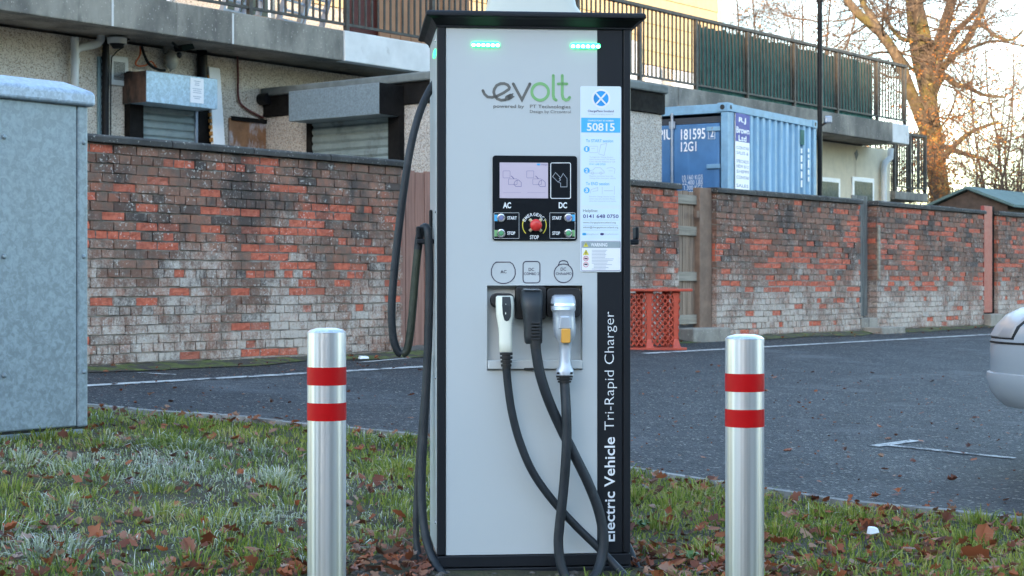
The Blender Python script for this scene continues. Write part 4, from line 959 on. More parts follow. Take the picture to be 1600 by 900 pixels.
def lathe_y(x, z, prof, n=24):                             # profile of (radius, y) turned round an axis along y
    return [[(x+r_*math.cos(2*math.pi*k/n), y, z+r_*math.sin(2*math.pi*k/n)) for k in range(n)] for r_, y in prof]
ex, ez = cf(836.5, 352, .01)
es = MB().loft(lathe_y(ex, ez, [(.021, -.0052), (.021, -.011), (.017, -.012)])).build('stop_collar', 'black', CO, smooth=40)
for a in (45, 135, 225, 315):
    c, s_ = math.cos(R(a)), math.sin(R(a)); MB().bar((ex+.014*c, -.014, ez+.014*s_), (ex+.029*c, -.014, ez+.029*s_), .012, .010).build('stop_guard', 'brass', es, .002)
MB().loft(lathe_y(ex, ez, [(.010, -.012), (.010, -.022), (.019, -.024), (.0205, -.030), (.019, -.036), (.012, -.0395), (.003, -.040)])).build('emergency_button', 'mushroom', es, smooth=50)
for bx, by, m_, bl, px0, px1 in ((783, 340.5, 'btn_b', 'sticker_blue', 772.3, 780), (783, 364.5, 'btn_g', 'ink_gr', 772.3, 780), (888, 340.5, 'btn_b', 'sticker_blue', 891, 898), (888, 364.5, 'btn_g', 'ink_gr', 891, 898)):
    pshape('button_tab', px0, px1, by-5, by+5, .0005, .0051, .0056, bl, CO)
    x_, z_ = cf(bx, by, .008)
    b_ = MB().loft(lathe_y(x_, z_, [(.0155, -.0052), (.0155, -.009), (.0135, -.0125), (.011, -.013), (.0105, -.011)])).build('push_button', 'chrome', CO, smooth=40)
    MB().loft(lathe_y(x_, z_, [(.0082, -.009), (.0082, -.0132), (.006, -.0138)])).build('button_face', m_, b_, smooth=40)
# plug outlines above the bay
prints('plug_marks', [('AC', 782, 791.5, 422, 427, .01), ('DC', 826, 834.5, 418.5, 423.5, .01), ('COMBO 2', 818.8, 842.2, 425.6, 429.8), ('DC', 876, 884.5, 418, 423, .01), ('CHAdeMO', 868.5, 893, 425.4, 429.6)], 'ink_k', .0012, CH, .0030, [
    ([(775.5, 409.5)]+[(797, 409.5)]+[(801.5, 413), (805, 421), (805, 427)]+parc(786.5, 426, 18.8, -5, -175, 20, 17)+[(767.8, 421), (771, 413)], .0030, True),
    (prr(817.3, 843.6, 408.5, 442, 5), .0030, True), (parc(880.5, 427, 14.6, 0, 360, 36)[:-1], .0030, True), ([(872.5, 414), (875, 408.5), (879, 407.3), (882, 407.3), (886, 408.5), (888.5, 414)], .0030)])
# vertical lettering on the black strip
def vtext(body, x0, x1, yb_, yt_, bold):                   # reads upward
    v, f = text2d(body, 0, 1, 0, 1, bold); q = MB()
    for p in v: x_, z_ = cf(x1-(1-(1-p[1]))*0 - (x1-x0)*(p[1]), 0, .003)[0], cf(950, yb_+(yt_-yb_)*p[0], .003)[1]; q.v.append(Vector((x_, -.003, z_)))
    q.f = f; q.mi = [0]*len(f); return q
vtext('Electric Vehicle', 944.5, 961, 846, 683, .012).build('strip_letters', 'ink_w', CH, recalc=False)
vtext('Tri-Rapid Charger', 944.5, 964, 672, 487, -.012).build('strip_letters', 'ink_w', CH, recalc=False)
# instruction sticker
ST = pshape('instruction_sticker', 906.5, 970.5, 134.5, 425, .006, .0012, .0022, 'sticker', CH)
pshape('sticker_band', 908, 969, 184, 207.5, .0005, .0023, .0026, 'sticker_blue', ST)
for y0, y1 in ((214, 321), (326, 372)): pshape('sticker_field', 908.5, 968.5, y0, y1, .001, .0023, .0026, 'sticker_in', ST)
x_, z_ = cf(939, 154); em = MB().disc(x_, z_, 15*PX, -.0025, 32).build('emblem', 'paper', ST, recalc=False)
MB().disc(x_, z_, 12*PX, -.0029, 32).build('emblem_disc', 'blue_disc', em, recalc=False)
prints('emblem_cross', [], 'ink_w', .0033, em, .006, [([(931.5, 146), (946.5, 162.5)], .0058), ([(946.5, 146), (931.5, 162.5)], .0058)])
prints('sticker_title', [('ChargePlace Scotland', 918.5, 959, 171.5, 176.5, .008)], 'ink_n', .003, ST)
prints('sticker_lines', [('Scotland charging network', 920, 958, 177.6, 180)], 'ink_s', .003, ST)
prints('point_number', [('50815', 917, 960.5, 192, 205, .02), ('CHARGE POINT ID NUMBER', 918.5, 959, 187, 190, .01)], 'ink_w', .003, ST)
prints('sticker_heads', [('To START session', 915.5, 958, 217.5, 222.5, .008), ('To END session', 915.5, 952, 284.5, 289.5, .008), ('0141 648 0750', 921, 946, 255, 258.2)], 'ink_b', .003, ST)
q = MB()
for yy in (233, 266.5, 297.5): x_, z_ = cf(916.5, yy); q.disc(x_, z_, 4.7*PX, -.0030, 24)
q.build('step_discs', 'ink_b', ST, recalc=False)
prints('step_numbers', [('1', 915.3, 917.6, 230, 236, .03), ('2', 914.5, 918.5, 263.5, 269.5, .03), ('3', 914.5, 918.5, 294.5, 300.5, .03)], 'ink_w', .0034, ST)
prints('sticker_small', [('To begin the Charge Session', 921, 958, 244.4, 247.2), ('either present your CPS Access', 921, 961, 247.8, 250.6), ('Card, visit the Website or Call', 921, 961, 251.2, 254.2), ('Plug the connector from the', 921, 958, 274, 276.8), ('Charge Point into your vehicle', 921, 962, 277.4, 280.2), ('End the Charge Session in the', 921, 961, 306, 308.8), ('same way you started. Please', 921, 961, 309.5, 312.3), ('place the connector in its holder', 921, 963, 313, 315.8)], 'ink_s', .003, ST, .0012, [
    (prr(921, 934, 228.5, 238.5, 1), .0010, True), ([(939, 226), (948, 224), (944, 243), (935.5, 240.5), (939, 226)], .0012), ([(924, 232), (929, 232)], .001),
    ([(921, 270), (922, 266.5), (927, 265.5), (930, 262), (938, 262), (942, 266), (944, 268), (944, 270.5), (921, 270.5)], .0012), ([(948, 263), (956, 261.5), (961, 264), (960, 271)], .0012), ([(951, 267), (957, 267)], .001), (parc(926, 270.5, 2, 0, 360, 10)[:-1], .001, True), (parc(939, 270.5, 2, 0, 360, 10)[:-1], .001, True),
    ([(922, 302), (924, 296), (934, 293), (934, 298), (926, 299)], .0012), ([(941, 292), (941, 303)], .001), ([(960, 291), (960, 304)], .001), ([(944, 298), (958, 298)], .0014)])
prints('helpline', [('0141 648 0750', 911, 966.5, 334.8, 341, .02)], 'ink_n', .003, ST)
prints('helpline_head', [('Helpline:', 911, 934, 327, 332.8), ('www.chargeplacescotland.org', 911, 962, 346, 350), ('admin@chargeplacescotland.org', 911, 966, 353.5, 357.5)], 'ink_g', .003, ST, .0005, [([(911, 343.8), (966, 343.8)], .0005), ([(911, 352), (966, 352)], .0005), ([(911, 359.5), (966, 359.5)], .0005)])
prints('social_marks', [('@ChargePlaceScot', 916, 935, 364.5, 367.5), ('/ChargePlaceScotland', 943, 966, 364.5, 367.5)], 'ink_s', .003, ST)
prints('social_squares', [], 'sticker_blue', .003, ST, .008, [([(911.6, 365.8), (914.6, 365.8)], .008)])
prints('social_squares', [], 'ink_n', .003, ST, .008, [([(939.6, 365.8), (942, 365.8)], .008)])
wn = pshape('warning_sticker', 907.5, 970, 376, 424, .006, .0030, .0040, 'paper', CH)
pshape('warning_head', 909, 969, 377.5, 387.5, .002, .0041, .0044, 'warn_grey', wn)
prints('warning_border', [], 'ink_n', .0047, wn, .0014, [(prr(908.3, 969.5, 376.8, 422.7, 2), .0012, True)])
prints('warning_title', [('WARNING', 923, 949, 379.5, 385.3, .03)], 'ink_w', .0048, wn)
q = MB()
for yy, k in ((382.5, 4), (394.5, 5)): q.flat(cfs([(915.5-k, yy+k*.75), (915.5+k, yy+k*.75), (915.5, yy-k)], .005), -.005)
q.build('warning_triangles', 'ink_y', wn, recalc=False)
prints('warning_bangs', [], 'ink_k', .0054, wn, .001, [([(915.5, 380.5), (915.5, 383.5)], .0022), ([(916.3, 391.5), (914.8, 395), (916.2, 394.6), (915, 397.5)], .0016)])
prints('warning_rings', [], 'red_ink', .005, wn, .0014, [(parc(915.5, 404, 3.7, 0, 360, 20)[:-1], .0016, True), (parc(915.5, 413.5, 3.7, 0, 360, 20)[:-1], .0016, True), ([(913, 401.5), (918, 406.5)], .001)])
prints('warning_glyphs', [], 'ink_k', .0049, wn, .003, [([(914, 404), (917, 404)], .005), ([(914, 413), (917, 413)], .005)])
r = random.Random(4); st_ = []
for i in range(14):
    yy = 391+i*2.25; x0 = 925 if i not in (10, 11, 12) else 928; st_.append(([(x0, yy), (x0+r.uniform(22, 39)*(.9 if i % 3 < 2 else .7), yy)], .0017))
prints('warning_text', [], 'ink_s', .0047, wn, .0017, st_)
# plug bay
BY = MB(); d = .115
zm = cf(800, 500)[1]
BY.add([(hx0, 0, hz0), (hx1, 0, hz0), (hx1, 0, hz1), (hx0, 0, hz1), (hx0, .04, zm), (hx1, .04, zm), (hx1, .04, hz1-.006), (hx0, .04, hz1-.006), (hx0, .03, hz0), (hx1, .03, hz0)],
       [(3, 2, 6, 7), (7, 6, 5, 4), (4, 5, 9, 8), (8, 9, 1, 0), (3, 7, 4, 8, 0), (2, 1, 9, 5, 6)])
BY.build('plug_bay', 'bay', CH, recalc=False)
lz0, lz1 = cf(800, 577.5)[1], cf(800, 561)[1]
lip = MB().box(hx0+.002, hx1-.002, -.014, .02, lz0+.002, lz1-.004).build('bay_lip', 'bay', CH, .003)
(l0, lz), (l1, _) = cf(779, 565), cf(800, 565)
nx0, nx1 = cf(818, 570)[0], cf(836, 570)[0]; MB().box(nx0, nx1, -.0155, -.0142, lz0, lz0+.006).build('lip_slot', 'seam', lip)
def sock(x0, x1, y0, y1, rad, dep):
    a, z1 = cf(x0, y0, 0); b, z0 = cf(x1, y1, 0)
    return MB().prism(rrect(a, b, z0, z1, rad), -dep, .038).build('plug_socket', 'rubber', CH, .003)
sock(767, 804, 458, 481, .022, .004); sock(806, 853, 447.5, 499, .010, .006); sock(854, 907, 450, 496, .016, .006)
# hooks and the latch on the sides
hz = cf(660, 369)[1]
for sx, xo in ((-1, 0), (1, WX)):
    y_ = .20
    hk = MB().box(min(xo+sx*.001, xo+sx*.062), max(xo+sx*.001, xo+sx*.062), y_-.02, y_+.05, hz-.022, hz-.004).build('cable_hook', 'black', CH, .004)
    MB().box(min(xo+sx*.050, xo+sx*.062), max(xo+sx*.050, xo+sx*.062), y_-.02, y_+.05, hz-.003, hz+.04).build('hook_tip', 'black', hk, .004)
MB().box(-.012, -.002, .28, .33, cf(680, 372)[1], cf(680, 322)[1]).build('side_latch', 'black', CH, .004)
for zz in (cf(680, 60)[1], cf(680, 330)[1], cf(680, 592)[1], cf(680, 820)[1]):
    MB().ball((-.002, .05, zz), .004, .005, .005, 8, 5).build('panel_screw', 'chrome', CH)

# ------------------------------------------------------------------ plugs and cables (each hangs in the bay)
def CW(x, y, z): return Vector((C0.x+ca*x-sa*y, C0.y+sa*x+ca*y, z))
def ring(cx, cy, cz, rx, ry, p=2.4, n=24, tilt=0.):
    out = []
    for i in range(n):
        a = 2*math.pi*i/n; c, s_ = math.cos(a), math.sin(a)
        dx, dy = rx*math.copysign(abs(c)**(2/p), c), ry*math.copysign(abs(s_)**(2/p), s_)
        out.append((cx+dx, cy+dy, cz+dy*tilt))
    return out
def pl_ring(px, py, off, wpx, dep, p=2.4, tilt=0.):
    x_, z_ = cf(px, py, off); return ring(x_, -off, z_, wpx*PX/2, dep/2, p, 24, tilt)
def cable(root, pts, r_, m_='hose', name='cable', k=7):     # pts: photo x, y, metres in front of the panel
    P = []
    for a, b, o in pts: x_, z_ = cf(a, b, o); P.append((x_, -o, z_))
    return MB().tube(smooth_path(P, k), r_, 14).build(name, m_, root, smooth=60)
def cthing(name, label, cat): return thing(name, label, cat, (C0.x, C0.y, 0), A_)
# AC plug
AC = cthing('charging_cable', 'charging cable with slim ivory plug in the leftmost socket', 'charging cable')
h = MB().loft([pl_ring(788, 462, .020, 22, .03), pl_ring(788.5, 464, .028, 27.5, .045), pl_ring(789, 475, .034, 29, .05), pl_ring(789, 490, .038, 28, .048), pl_ring(789, 503, .042, 24, .042), pl_ring(789.5, 515, .046, 21, .036), pl_ring(790, 535, .050, 20.5, .034), pl_ring(790.5, 549, .052, 20.5, .034), pl_ring(790.5, 550, .052, 19, .03)]).build('plug_body', 'ivory', AC, smooth=50)
o_ = .062; pts = [(782.5, 463.5), (795, 463.5), (796.5, 478), (795.5, 494), (792.5, 500), (789, 501.5), (785.5, 500), (782.8, 490), (782, 476)]
q = MB()
P = [(*cf(a, b, .0), ) for a, b in pts]; offs = [.0535 if b < 470 else (.0605 if b < 485 else .0635) for a, b in pts]
q.add([(p[0], -o, p[1]) for p, o in zip(P, offs)]+[(p[0], -o+.03, p[1]) for p, o in zip(P, offs)], [tuple(range(9))]+[(i, i+9, (i+1) % 9+9, (i+1) % 9) for i in range(9)])
q.build('thumb_pad', 'plug_k', h, .001)
gl = MB()
for i, (yy, ww) in enumerate(((551, 20), (557, 19.5), (563, 18), (569, 16.5))): gl.loft([pl_ring(791, yy, .052, ww, .036), pl_ring(791, yy+3.6, .052, ww, .036)])
gl.loft([pl_ring(791, 551, .052, 14, .028), pl_ring(791.5, 577, .052, 13, .027)]).build('strain_relief', 'rubber', h, smooth=40)
cable(AC, [(791, 572, .052), (794, 605, .055), (800, 645, .06), (812, 690, .065), (832, 737, .07), (862, 780, .072), (900, 822, .075), (935, 856, .085), (965, 888, .11), (990, 915, .16)], 6.3*PX)
# CCS plug
CC = cthing('charging_cable', 'charging cable with bulky ribbed black plug in the middle socket', 'charging cable')
h = MB().loft([pl_ring(830.5, 451.5, .010, 26, .03, 3), pl_ring(830.5, 454, .03, 33, .06, 3), pl_ring(830.5, 466, .04, 35.5, .08, 3), pl_ring(831, 480, .045, 34, .08, 3), pl_ring(831.5, 492, .048, 30.5, .075, 3), pl_ring(832.5, 505, .052, 28.5, .065, 3.2), pl_ring(833, 525, .056, 28.5, .06, 3.2), pl_ring(833.5, 535, .058, 27, .056, 3.2), pl_ring(833.5, 537, .058, 24, .05, 3.2)]).build('plug_body', 'plug_k', CC, smooth=50)
MB().loft([pl_ring(830.5, 450.6, .01, 24, .028, 3), pl_ring(830.5, 453.2, .036, 31.5, .06, 3)]).build('plug_rim', 'chrome', h, smooth=50)
g = MB()
for i in range(6):
    yy = 503+i*5; a, z1 = cf(830.5, yy, .09); b, z0 = cf(844, yy+3.6, .09); g.box(a, b, -(.089+i*.0008), -.06, z0, z1)
g.build('grip_ribs', 'rubber', h, .002)
MB().loft([pl_ring(836, 530, .070, 18, .04), pl_ring(837, 545, .074, 16, .036)]).build('strain_relief', 'rubber', h, smooth=50)
cable(CC, [(836.5, 533, .070), (838, 552, .076), (844, 585, .08), (857, 625, .08), (876, 668, .075), (898, 712, .075), (920, 757, .078), (936, 800, .085), (943, 840, .095), (940, 872, .11), (930, 900, .14), (905, 925, .19)], 8*PX)
# CHAdeMO plug
CD = cthing('charging_cable', 'charging cable with silver gun-shaped plug and amber button in the right socket', 'charging cable')
h = MB().loft([pl_ring(880, 460.5, .02, 28, .04), pl_ring(880, 463, .04, 35, .07), pl_ring(880, 471, .05, 39, .085), pl_ring(880, 484, .055, 38, .088), pl_ring(880.5, 487, .056, 34, .08), pl_ring(881, 497, .058, 34.5, .078), pl_ring(881.5, 512, .060, 35.5, .075), pl_ring(882, 522, .062, 34, .07), pl_ring(882.5, 529, .062, 28, .06), pl_ring(883, 535, .062, 20, .045), pl_ring(883, 548, .064, 18, .04), pl_ring(883, 562, .066, 18, .04), pl_ring(883, 572, .067, 20.5, .042), pl_ring(882.5, 579, .068, 28, .05), pl_ring(882.5, 586, .068, 28, .05)]).build('plug_body', 'plug_s', CD, smooth=35)
MB().loft([pl_ring(880, 474, .0515, 39.8, .088), pl_ring(880, 477.5, .053, 39.8, .089)]).build('plug_ring', 'chrome', h, smooth=50)
a, z1 = cf(872.5, 494, .098); b, z0 = cf(893, 514, .098); MB().prism([(a+.006, z1), (b-.006, z1), (b, z0), (a, z0)], -.1005, -.07).build('button_housing', 'plug_s', h, .004)
a, z1 = cf(877, 513.5, .1); b, z0 = cf(891.5, 536, .1); MB().prism(rrect(a, b, z0, z1, .006), -.103, -.07).build('release_button', 'amber', h, .003)
for xx in (872, 893): x_, z_ = cf(xx, 583, .09); MB().ball((x_, -.092, z_), .005, .004, .004, 10, 6).build('screw_hole', 'seam', h)
gl = MB()
for yy, ww in ((587, 26), (591, 24), (595, 21)): gl.loft([pl_ring(882, yy, .068, ww, .046), pl_ring(882, yy+2.6, .068, ww, .046)])
gl.loft([pl_ring(882, 586, .068, 16, .034), pl_ring(882, 600, .068, 15, .034)]).build('strain_relief', 'rubber', h, smooth=40)
cable(CD, [(882, 594, .068), (884.5, 640, .09), (885.5, 680, .10), (884, 720, .105), (880, 770, .105), (874.5, 820, .105), (872.5, 848, .107), (876, 880, .115), (886, 905, .13), (905, 930, .17)], 7.6*PX)
# looped cable on the left side: photo x, y and distance from the camera
LC = cthing('looped_cable', 'thick dark cable looped over the hook on the charger left side', 'cable')
def pcable(root, pts, r_, m_):
    P = []
    for a, b, Y in pts: p = at(a, b, Y)-C0; P.append((p.x*ca+p.y*sa, -p.x*sa+p.y*ca, p.z+0))
    return MB().tube(smooth_path(P, 7), r_, 14).build('cable', m_, root, smooth=60)
pcable(LC, [(690, 118, 6.10), (672, 140, 6.08), (655, 178, 6.04), (641, 232, 6.0), (632, 290, 5.98), (624, 350, 5.97), (616, 425, 5.96), (612, 480, 5.95), (614, 525, 5.95), (621, 548, 5.95), (628, 554, 5.95)], 6.3*PX*1.03, 'hose')
pcable(LC, [(628, 554, 5.95), (636, 547, 5.95), (641, 520, 5.95), (645, 480, 5.955), (649, 430, 5.96), (653, 390, 5.965)], 6.3*PX*1.03, 'hose_moss')
pcable(LC, [(653, 390, 5.965), (656, 368, 5.965), (661, 357, 5.96), (666, 356, 5.95), (669, 368, 5.94), (671, 420, 5.93), (670, 500, 5.92), (667, 580, 5.91), (663, 660, 5.89), (659, 740, 5.87), (660, 800, 5.84), (668, 850, 5.80), (686, 890, 5.74), (712, 915, 5.66)], 6.6*PX*1.03, 'hose')
LC2 = cthing('trailing_cable', 'thinner dark cable hanging behind the looped cable down to grass left of charger', 'cable')
pcable(LC2, [(669, 560, 5.99), (663, 620, 5.98), (657, 690, 5.98), (652, 760, 5.97), (650, 830, 5.95), (655, 870, 5.92), (668, 905, 5.86)], 5.2*PX, 'hose')
RC = cthing('trailing_cable', 'short dark cable end curving onto the leaves at the charger right foot', 'cable')
pcable(RC, [(975, 840, 5.95), (985, 862, 5.92), (992, 880, 5.9), (1004, 897, 5.86), (1022, 912, 5.82)], 6.0*PX, 'hose')

# ------------------------------------------------------------------ bollards
bp = at(510.5, 512, 5.03); BH = bp.z
def lathe_z(prof, n=40): return [[(r_*math.cos(2*math.pi*k/n), r_*math.sin(2*math.pi*k/n), z) for k in range(n)] for r_, z in prof]
B1 = thing('bollard', 'brushed steel bollard with two red bands between galvanised cabinet and charger', 'bollard', (bp.x, bp.y, 0), 0, 'steel bollards before the charger')
rb = .0572; PB = 5.03/F
MB().loft(lathe_z([(rb, -.03), (rb, BH-.014)])).build('post', 'brushed', B1, smooth=40)
MB().loft(lathe_z([(rb, BH-.0135), (rb-.001, BH-.012), (rb*.85, BH-.006), (rb*.5, BH-.001), (rb*.1, BH)])).build('domed_cap', 'brushed', B1, smooth=50)
zz = lambda py: 1+(445-py)/F*5.03
for y0, y1 in ((573, 601), (628.5, 656)):
    MB().loft(lathe_z([(rb+.0004, zz(y1)), (rb+.001, zz(y1)), (rb+.001, zz(y0)), (rb+.0004, zz(y0))]), cap=False).build('red_band', 'red_band', B1, smooth=40)
b2 = at(1163.5, 522, 5.03)
B2 = copy_tree(B1); B2.location = (b2.x, b2.y, b2.z-BH); B2.rotation_euler.z = 2.0
B2['label'] = 'brushed steel bollard with two red bands right of the charger, against dark tarmac'

# ------------------------------------------------------------------ orange plastic barrier
ob = ground_at(1062, 547); s_ = -SU*ob.x+CU*ob.y
OA = R(12)
root = thing('plastic_barrier', 'orange-red plastic lattice barrier on tarmac between the charger and plank gate', 'barrier', (ob.x, ob.y, ob.z), OA)
PO = ob.y/F; Wd = .90; Ht = .63; Dp = .34                  # local x to the left is negative: its right front foot is the origin
def lat(mb, P, U, V, nu, nv, wd):                          # diamond lattice on the parallelogram P, U, V
    P, U, V = Vector(P), Vector(U), Vector(V)
    for i in range(-nv, nu):
        for sgn in (1, -1):
            a0, b0 = (i/nu, 0) if sgn == 1 else ((i+nv)/nu, 0); a1, b1 = a0+sgn*nv/nu, 1
            ts__ = [0, 1]; lo, hi = 0., 1.
            da = a1-a0
            if da > 0: lo, hi = max(lo, -a0/da), min(hi, (1-a0)/da)
            else: lo, hi = max(lo, (1-a0)/da), min(hi, -a0/da)
            if hi-lo > .02: mb.bar(P+U*(a0+da*lo)+V*lo, P+U*(a0+da*hi)+V*hi, wd, wd*.7)
tp_ = .05
fr = MB()
for y in (0, Dp):
    for x in (-Wd, -.62, -.34, -.04):
        fr.add([(x-.05, y-.05 if y == 0 else y+.05, 0), (x+.05, y-.05 if y == 0 else y+.05, 0), (x+.025, y, .12), (x+.03, y, Ht-.08), (x+.05, y, Ht), (x-.05, y, Ht), (x-.03, y, Ht-.08), (x-.025, y, .12)]+[(a, y+.03, b) for a, b in ((x-.05, 0), (x+.05, 0), (x+.025, .12), (x+.03, Ht-.08), (x+.05, Ht), (x-.05, Ht), (x-.03, Ht-.08), (x-.025, .12))],
               [(0, 1, 2, 3, 4, 5, 6, 7), (15, 14, 13, 12, 11, 10, 9, 8)]+[(i, i+8, (i+1) % 8+8, (i+1) % 8) for i in range(8)])
fr.build('uprights', 'orange', root, .006)
MB().box(-Wd-.05, .13, -.06, Dp+.06, Ht, Ht+.03).build('top_flange', 'orange', root, .008)
MB().box(-Wd-.05, .06, -.07, .04, .0, .03).box(-Wd-.05, .06, Dp-.01, Dp+.1, 0, .03).box(.0, .06, .04, Dp-.01, 0, .03).build('foot_rail', 'orange', root, .006)
for x0, x1 in ((-Wd+.03, -.65), (-.59, -.37), (-.31, -.07)):
    q = MB(); lat(q, (x0, .012, .05), (x1-x0, 0, 0), (0, 0, Ht-.07), 4, 7, .018); q.build('lattice', 'orange', root)
q = MB(); lat(q, (-.012, .03, .05), (0, Dp-.04, 0), (.02, 0, Ht-.07), 4, 7, .018); q.build('lattice', 'orange', root)
q = MB(); lat(q, (-Wd, Dp+.01, .05), (Wd-.06, 0, 0), (0, 0, Ht-.07), 12, 7, .018); q.build('lattice', 'orange', root)

# ------------------------------------------------------------------ silver car at the right edge
def car():
    nose = at(1546, 600, 8.95); yaw = R(-38)               # local -x is forward
    z0 = gz(nose.x+1, nose.y)
    root = thing('parked_car', 'silver car parked at the right edge, only its front corner showing', 'car', (nose.x+.31, nose.y+.469, z0), yaw)
    st = [  # x, bottom, top, half width bottom, middle, top
        (.98, .26, .955, .80, .845, .79), (1.25, .17, .985, .80, .85, .78),
        (2.2, .17, .98, .80, .86, .80), (3.2, .18, .98, .80, .85, .79), (3.7, .22, .96, .78, .83, .76), (3.95, .30, .92, .72, .78, .70), (4.02, .36, .84, .62, .68, .60)]
    def sec(x, b, t_, wb, wm, wt_):
        m = b+(t_-b)*.55; P = [(wb*.9, b), (wb, b+.06), (wm, m-.1), (wm, m), (wm*.985, m+.10), (wt_+.03, t_-.05), (wt_-.04, t_-.005), (wt_*.5, t_+.015)]
        return [(x, -y, z) for y, z in P]+[(x, y, z) for y, z in P[::-1]]
    MB().loft([sec(*q) for q in st]).build('body', 'car', root, smooth=50)
    def plan(y): return .46*min(1, abs(y)/.845)**3.4
    ys = [-.845+1.69*i/36 for i in range(37)]
    def fsec(y):
        x0 = plan(y); d = .04*(abs(y)/.845)**2.5; e_ = .97
        return [(x0, y, .38), (x0-.045, y, .48), (x0-.046, y, .64), (x0-.036, y, .70), (x0-.004, y, .755), (x0+.05, y, .812-d*.5), (x0+.15, y, .862-d*.8), (min(x0+.40, .8), y, .905-d), (e_, y, .955-d*.6), (e_, y, .30)]
    MB().loft([fsec(y) for y in ys]).build('front_wings', 'car', root, smooth=50)
    gl = [(1.05, .95, .96, .72, .70), (1.75, .93, 1.40, .74, .58), (2.9, .93, 1.43, .74, .58), (3.75, .92, 1.08, .70, .62)]
    MB().loft([[(x, -a, b), (x, -c, t_), (x, c, t_), (x, a, b)] for x, b, t_, a, c in gl]).build('cabin_glass', 'glass', root, .02)
    MB().loft([[(x, -c-.01, t_-.03), (x, -c, t_+.015), (x, c, t_+.015), (x, c+.01, t_-.03)] for x, t_, c in ((1.72, 1.38, .58), (2.2, 1.44, .58), (2.9, 1.43, .58), (3.2, 1.36, .58))]).build('roof', 'car', root, .02)
    # bumper with its step, lamps, plate recess
    def bsec(y):
        x = plan(y)
        return [(x-.005, y, .375), (x-.045, y, .42), (x-.068, y, .49), (x-.062, y, .518), (x-.040, y, .524), (x+.05, y, .50), (x+.06, y, .36), (x+.03, y, .35)]
    MB().loft([bsec(y) for y in ys]).build('front_bumper', 'car', root, smooth=45)
    MB().loft([[(plan(y)-.0475, y, .668), (plan(y)-.0475, y, .678), (plan(y)-.03, y, .678), (plan(y)-.03, y, .668)] for y in ys]).build('bumper_gap', 'seam', root)
    root.scale = (1.04, 1.04, 1.04)
    for sg in (-1, 1):
        rows = []                                          # dark seal round the lamp
        for i in range(13):
            y = sg*(.458+.274*i/12); x = plan(y); d = .04*(abs(y)/.845)**2.5
            rows.append([(x-.029, y, .684), (x-.0415, y, .695), (x-.0115, y, .756), (x+.042, y, .813-d*.5), (x+.110, y, .842-d*.8), (x+.13, y, .80), (x+.05, y, .69)])
        MB().loft(rows).build('lamp_seal', 'seam', root, smooth=60)
        rows = []                                          # headlamp wrapped round the corner
        for i in range(13):
            y = sg*(.47+.25*i/12); x = plan(y); d = .04*(abs(y)/.845)**2.5
            rows.append([(x-.030, y, .690), (x-.045, y, .705), (x-.014, y, .758), (x+.040, y, .816-d*.5), (x+.128, y, .858-d*.8), (x+.13, y, .80), (x+.05, y, .69)])
        MB().loft(rows).build('headlight', 'lens', root, smooth=60)
        for xx in (.78, 3.25):
            wy = sg*.74
            ty = MB().loft([[(xx+r_*math.cos(2*math.pi*k/28), wy+y*sg, .30+r_*math.sin(2*math.pi*k/28)) for k in range(28)] for r_, y in ((.20, -.09), (.29, -.085), (.30, -.06), (.30, .06), (.29, .085), (.20, .09))]).build('tyre', 'tyre', root, smooth=40)
            MB().loft([[(xx+r_*math.cos(2*math.pi*k/28), wy+y*sg, .30+r_*math.sin(2*math.pi*k/28)) for k in range(28)] for r_, y in ((.19, .03), (.195, .092), (.15, .08), (.05, .09))]).build('rim', 'steel', ty, smooth=40)
    return root
car()

# ------------------------------------------------------------------ trees
class Tree:
    def __init__(s, seed): s.r = random.Random(seed); s.trunk = MB(); s.tw = MB(); s.lv = []
    def limb(s, pts, r0, r1, n=9, mb=None, wob=.0):
        P = smooth_path(pts, 5); k = len(P); rs = [r0+(r1-r0)*(i/(k-1))**.8 for i in range(k)]
        (mb or s.trunk).tube(P, rs, n); return P, rs
    def grow(s, p, d, L, r0, lev, up=.1, leaf=0., spread=.7):
        if L < .12 or lev < 0: return
        n = 4; P = [p]; dd = d.normalized(); q = p
        for i in range(n):
            dd = (dd+Vector((s.r.gauss(0, .16), s.r.gauss(0, .16), s.r.gauss(0, .13)+up*.5))).normalized(); q = q+dd*L/n; P.append(q)
        s.tw.tube(P, [r0*(1-.7*i/n) for i in range(n+1)], 5 if lev > 1 else 3, cap=False)
        for i in range(1, n+1):
            if s.r.random() < leaf: s.lv.append(P[i])
            for c in range(2 if lev > 0 else 0):
                if s.r.random() < .78:
                    ax = Vector((s.r.gauss(0, 1), s.r.gauss(0, 1), s.r.gauss(0, 1))).normalized()
                    nd_ = ((P[i]-P[i-1]).normalized()+ax*spread).normalized()
                    s.grow(P[i], nd_, L*s.r.uniform(.45, .7), r0*.5, lev-1, up, leaf, spread)
    def finish(s, root, bark, twig, leafm=None, size=.07, per=3):
        o = root.location
        for mb in (s.trunk, s.tw): mb.v = [v-o for v in mb.v]
        if s.trunk.v: s.trunk.build('trunk', bark, root, smooth=60, recalc=False)
        if s.tw.v: s.tw.build('branches', twig, root, smooth=60, recalc=False)
        if leafm and s.lv:
            q = MB(); rn = []
            for p in s.lv:
                for i in range(per):
                    c = p-o+Vector((s.r.gauss(0, .1), s.r.gauss(0, .1), s.r.gauss(0, .1)))
                    a = Vector((s.r.gauss(0, 1), s.r.gauss(0, 1), s.r.gauss(0, 1))).normalized()*size*s.r.uniform(.6, 1.3); b = a.orthogonal().normalized()*size*s.r.uniform(.35, .7)
                    q.add([c-a, c+b*.9, c+a, c-b], [(0, 1, 2, 3)]); rn.append(s.r.random())
            q.att = {'rnd': rn, 'frost': [0.]*len(rn)}
            q.build('foliage', leafm, root, recalc=False)
YT = 42.0
tb = at(1487, 480, YT)
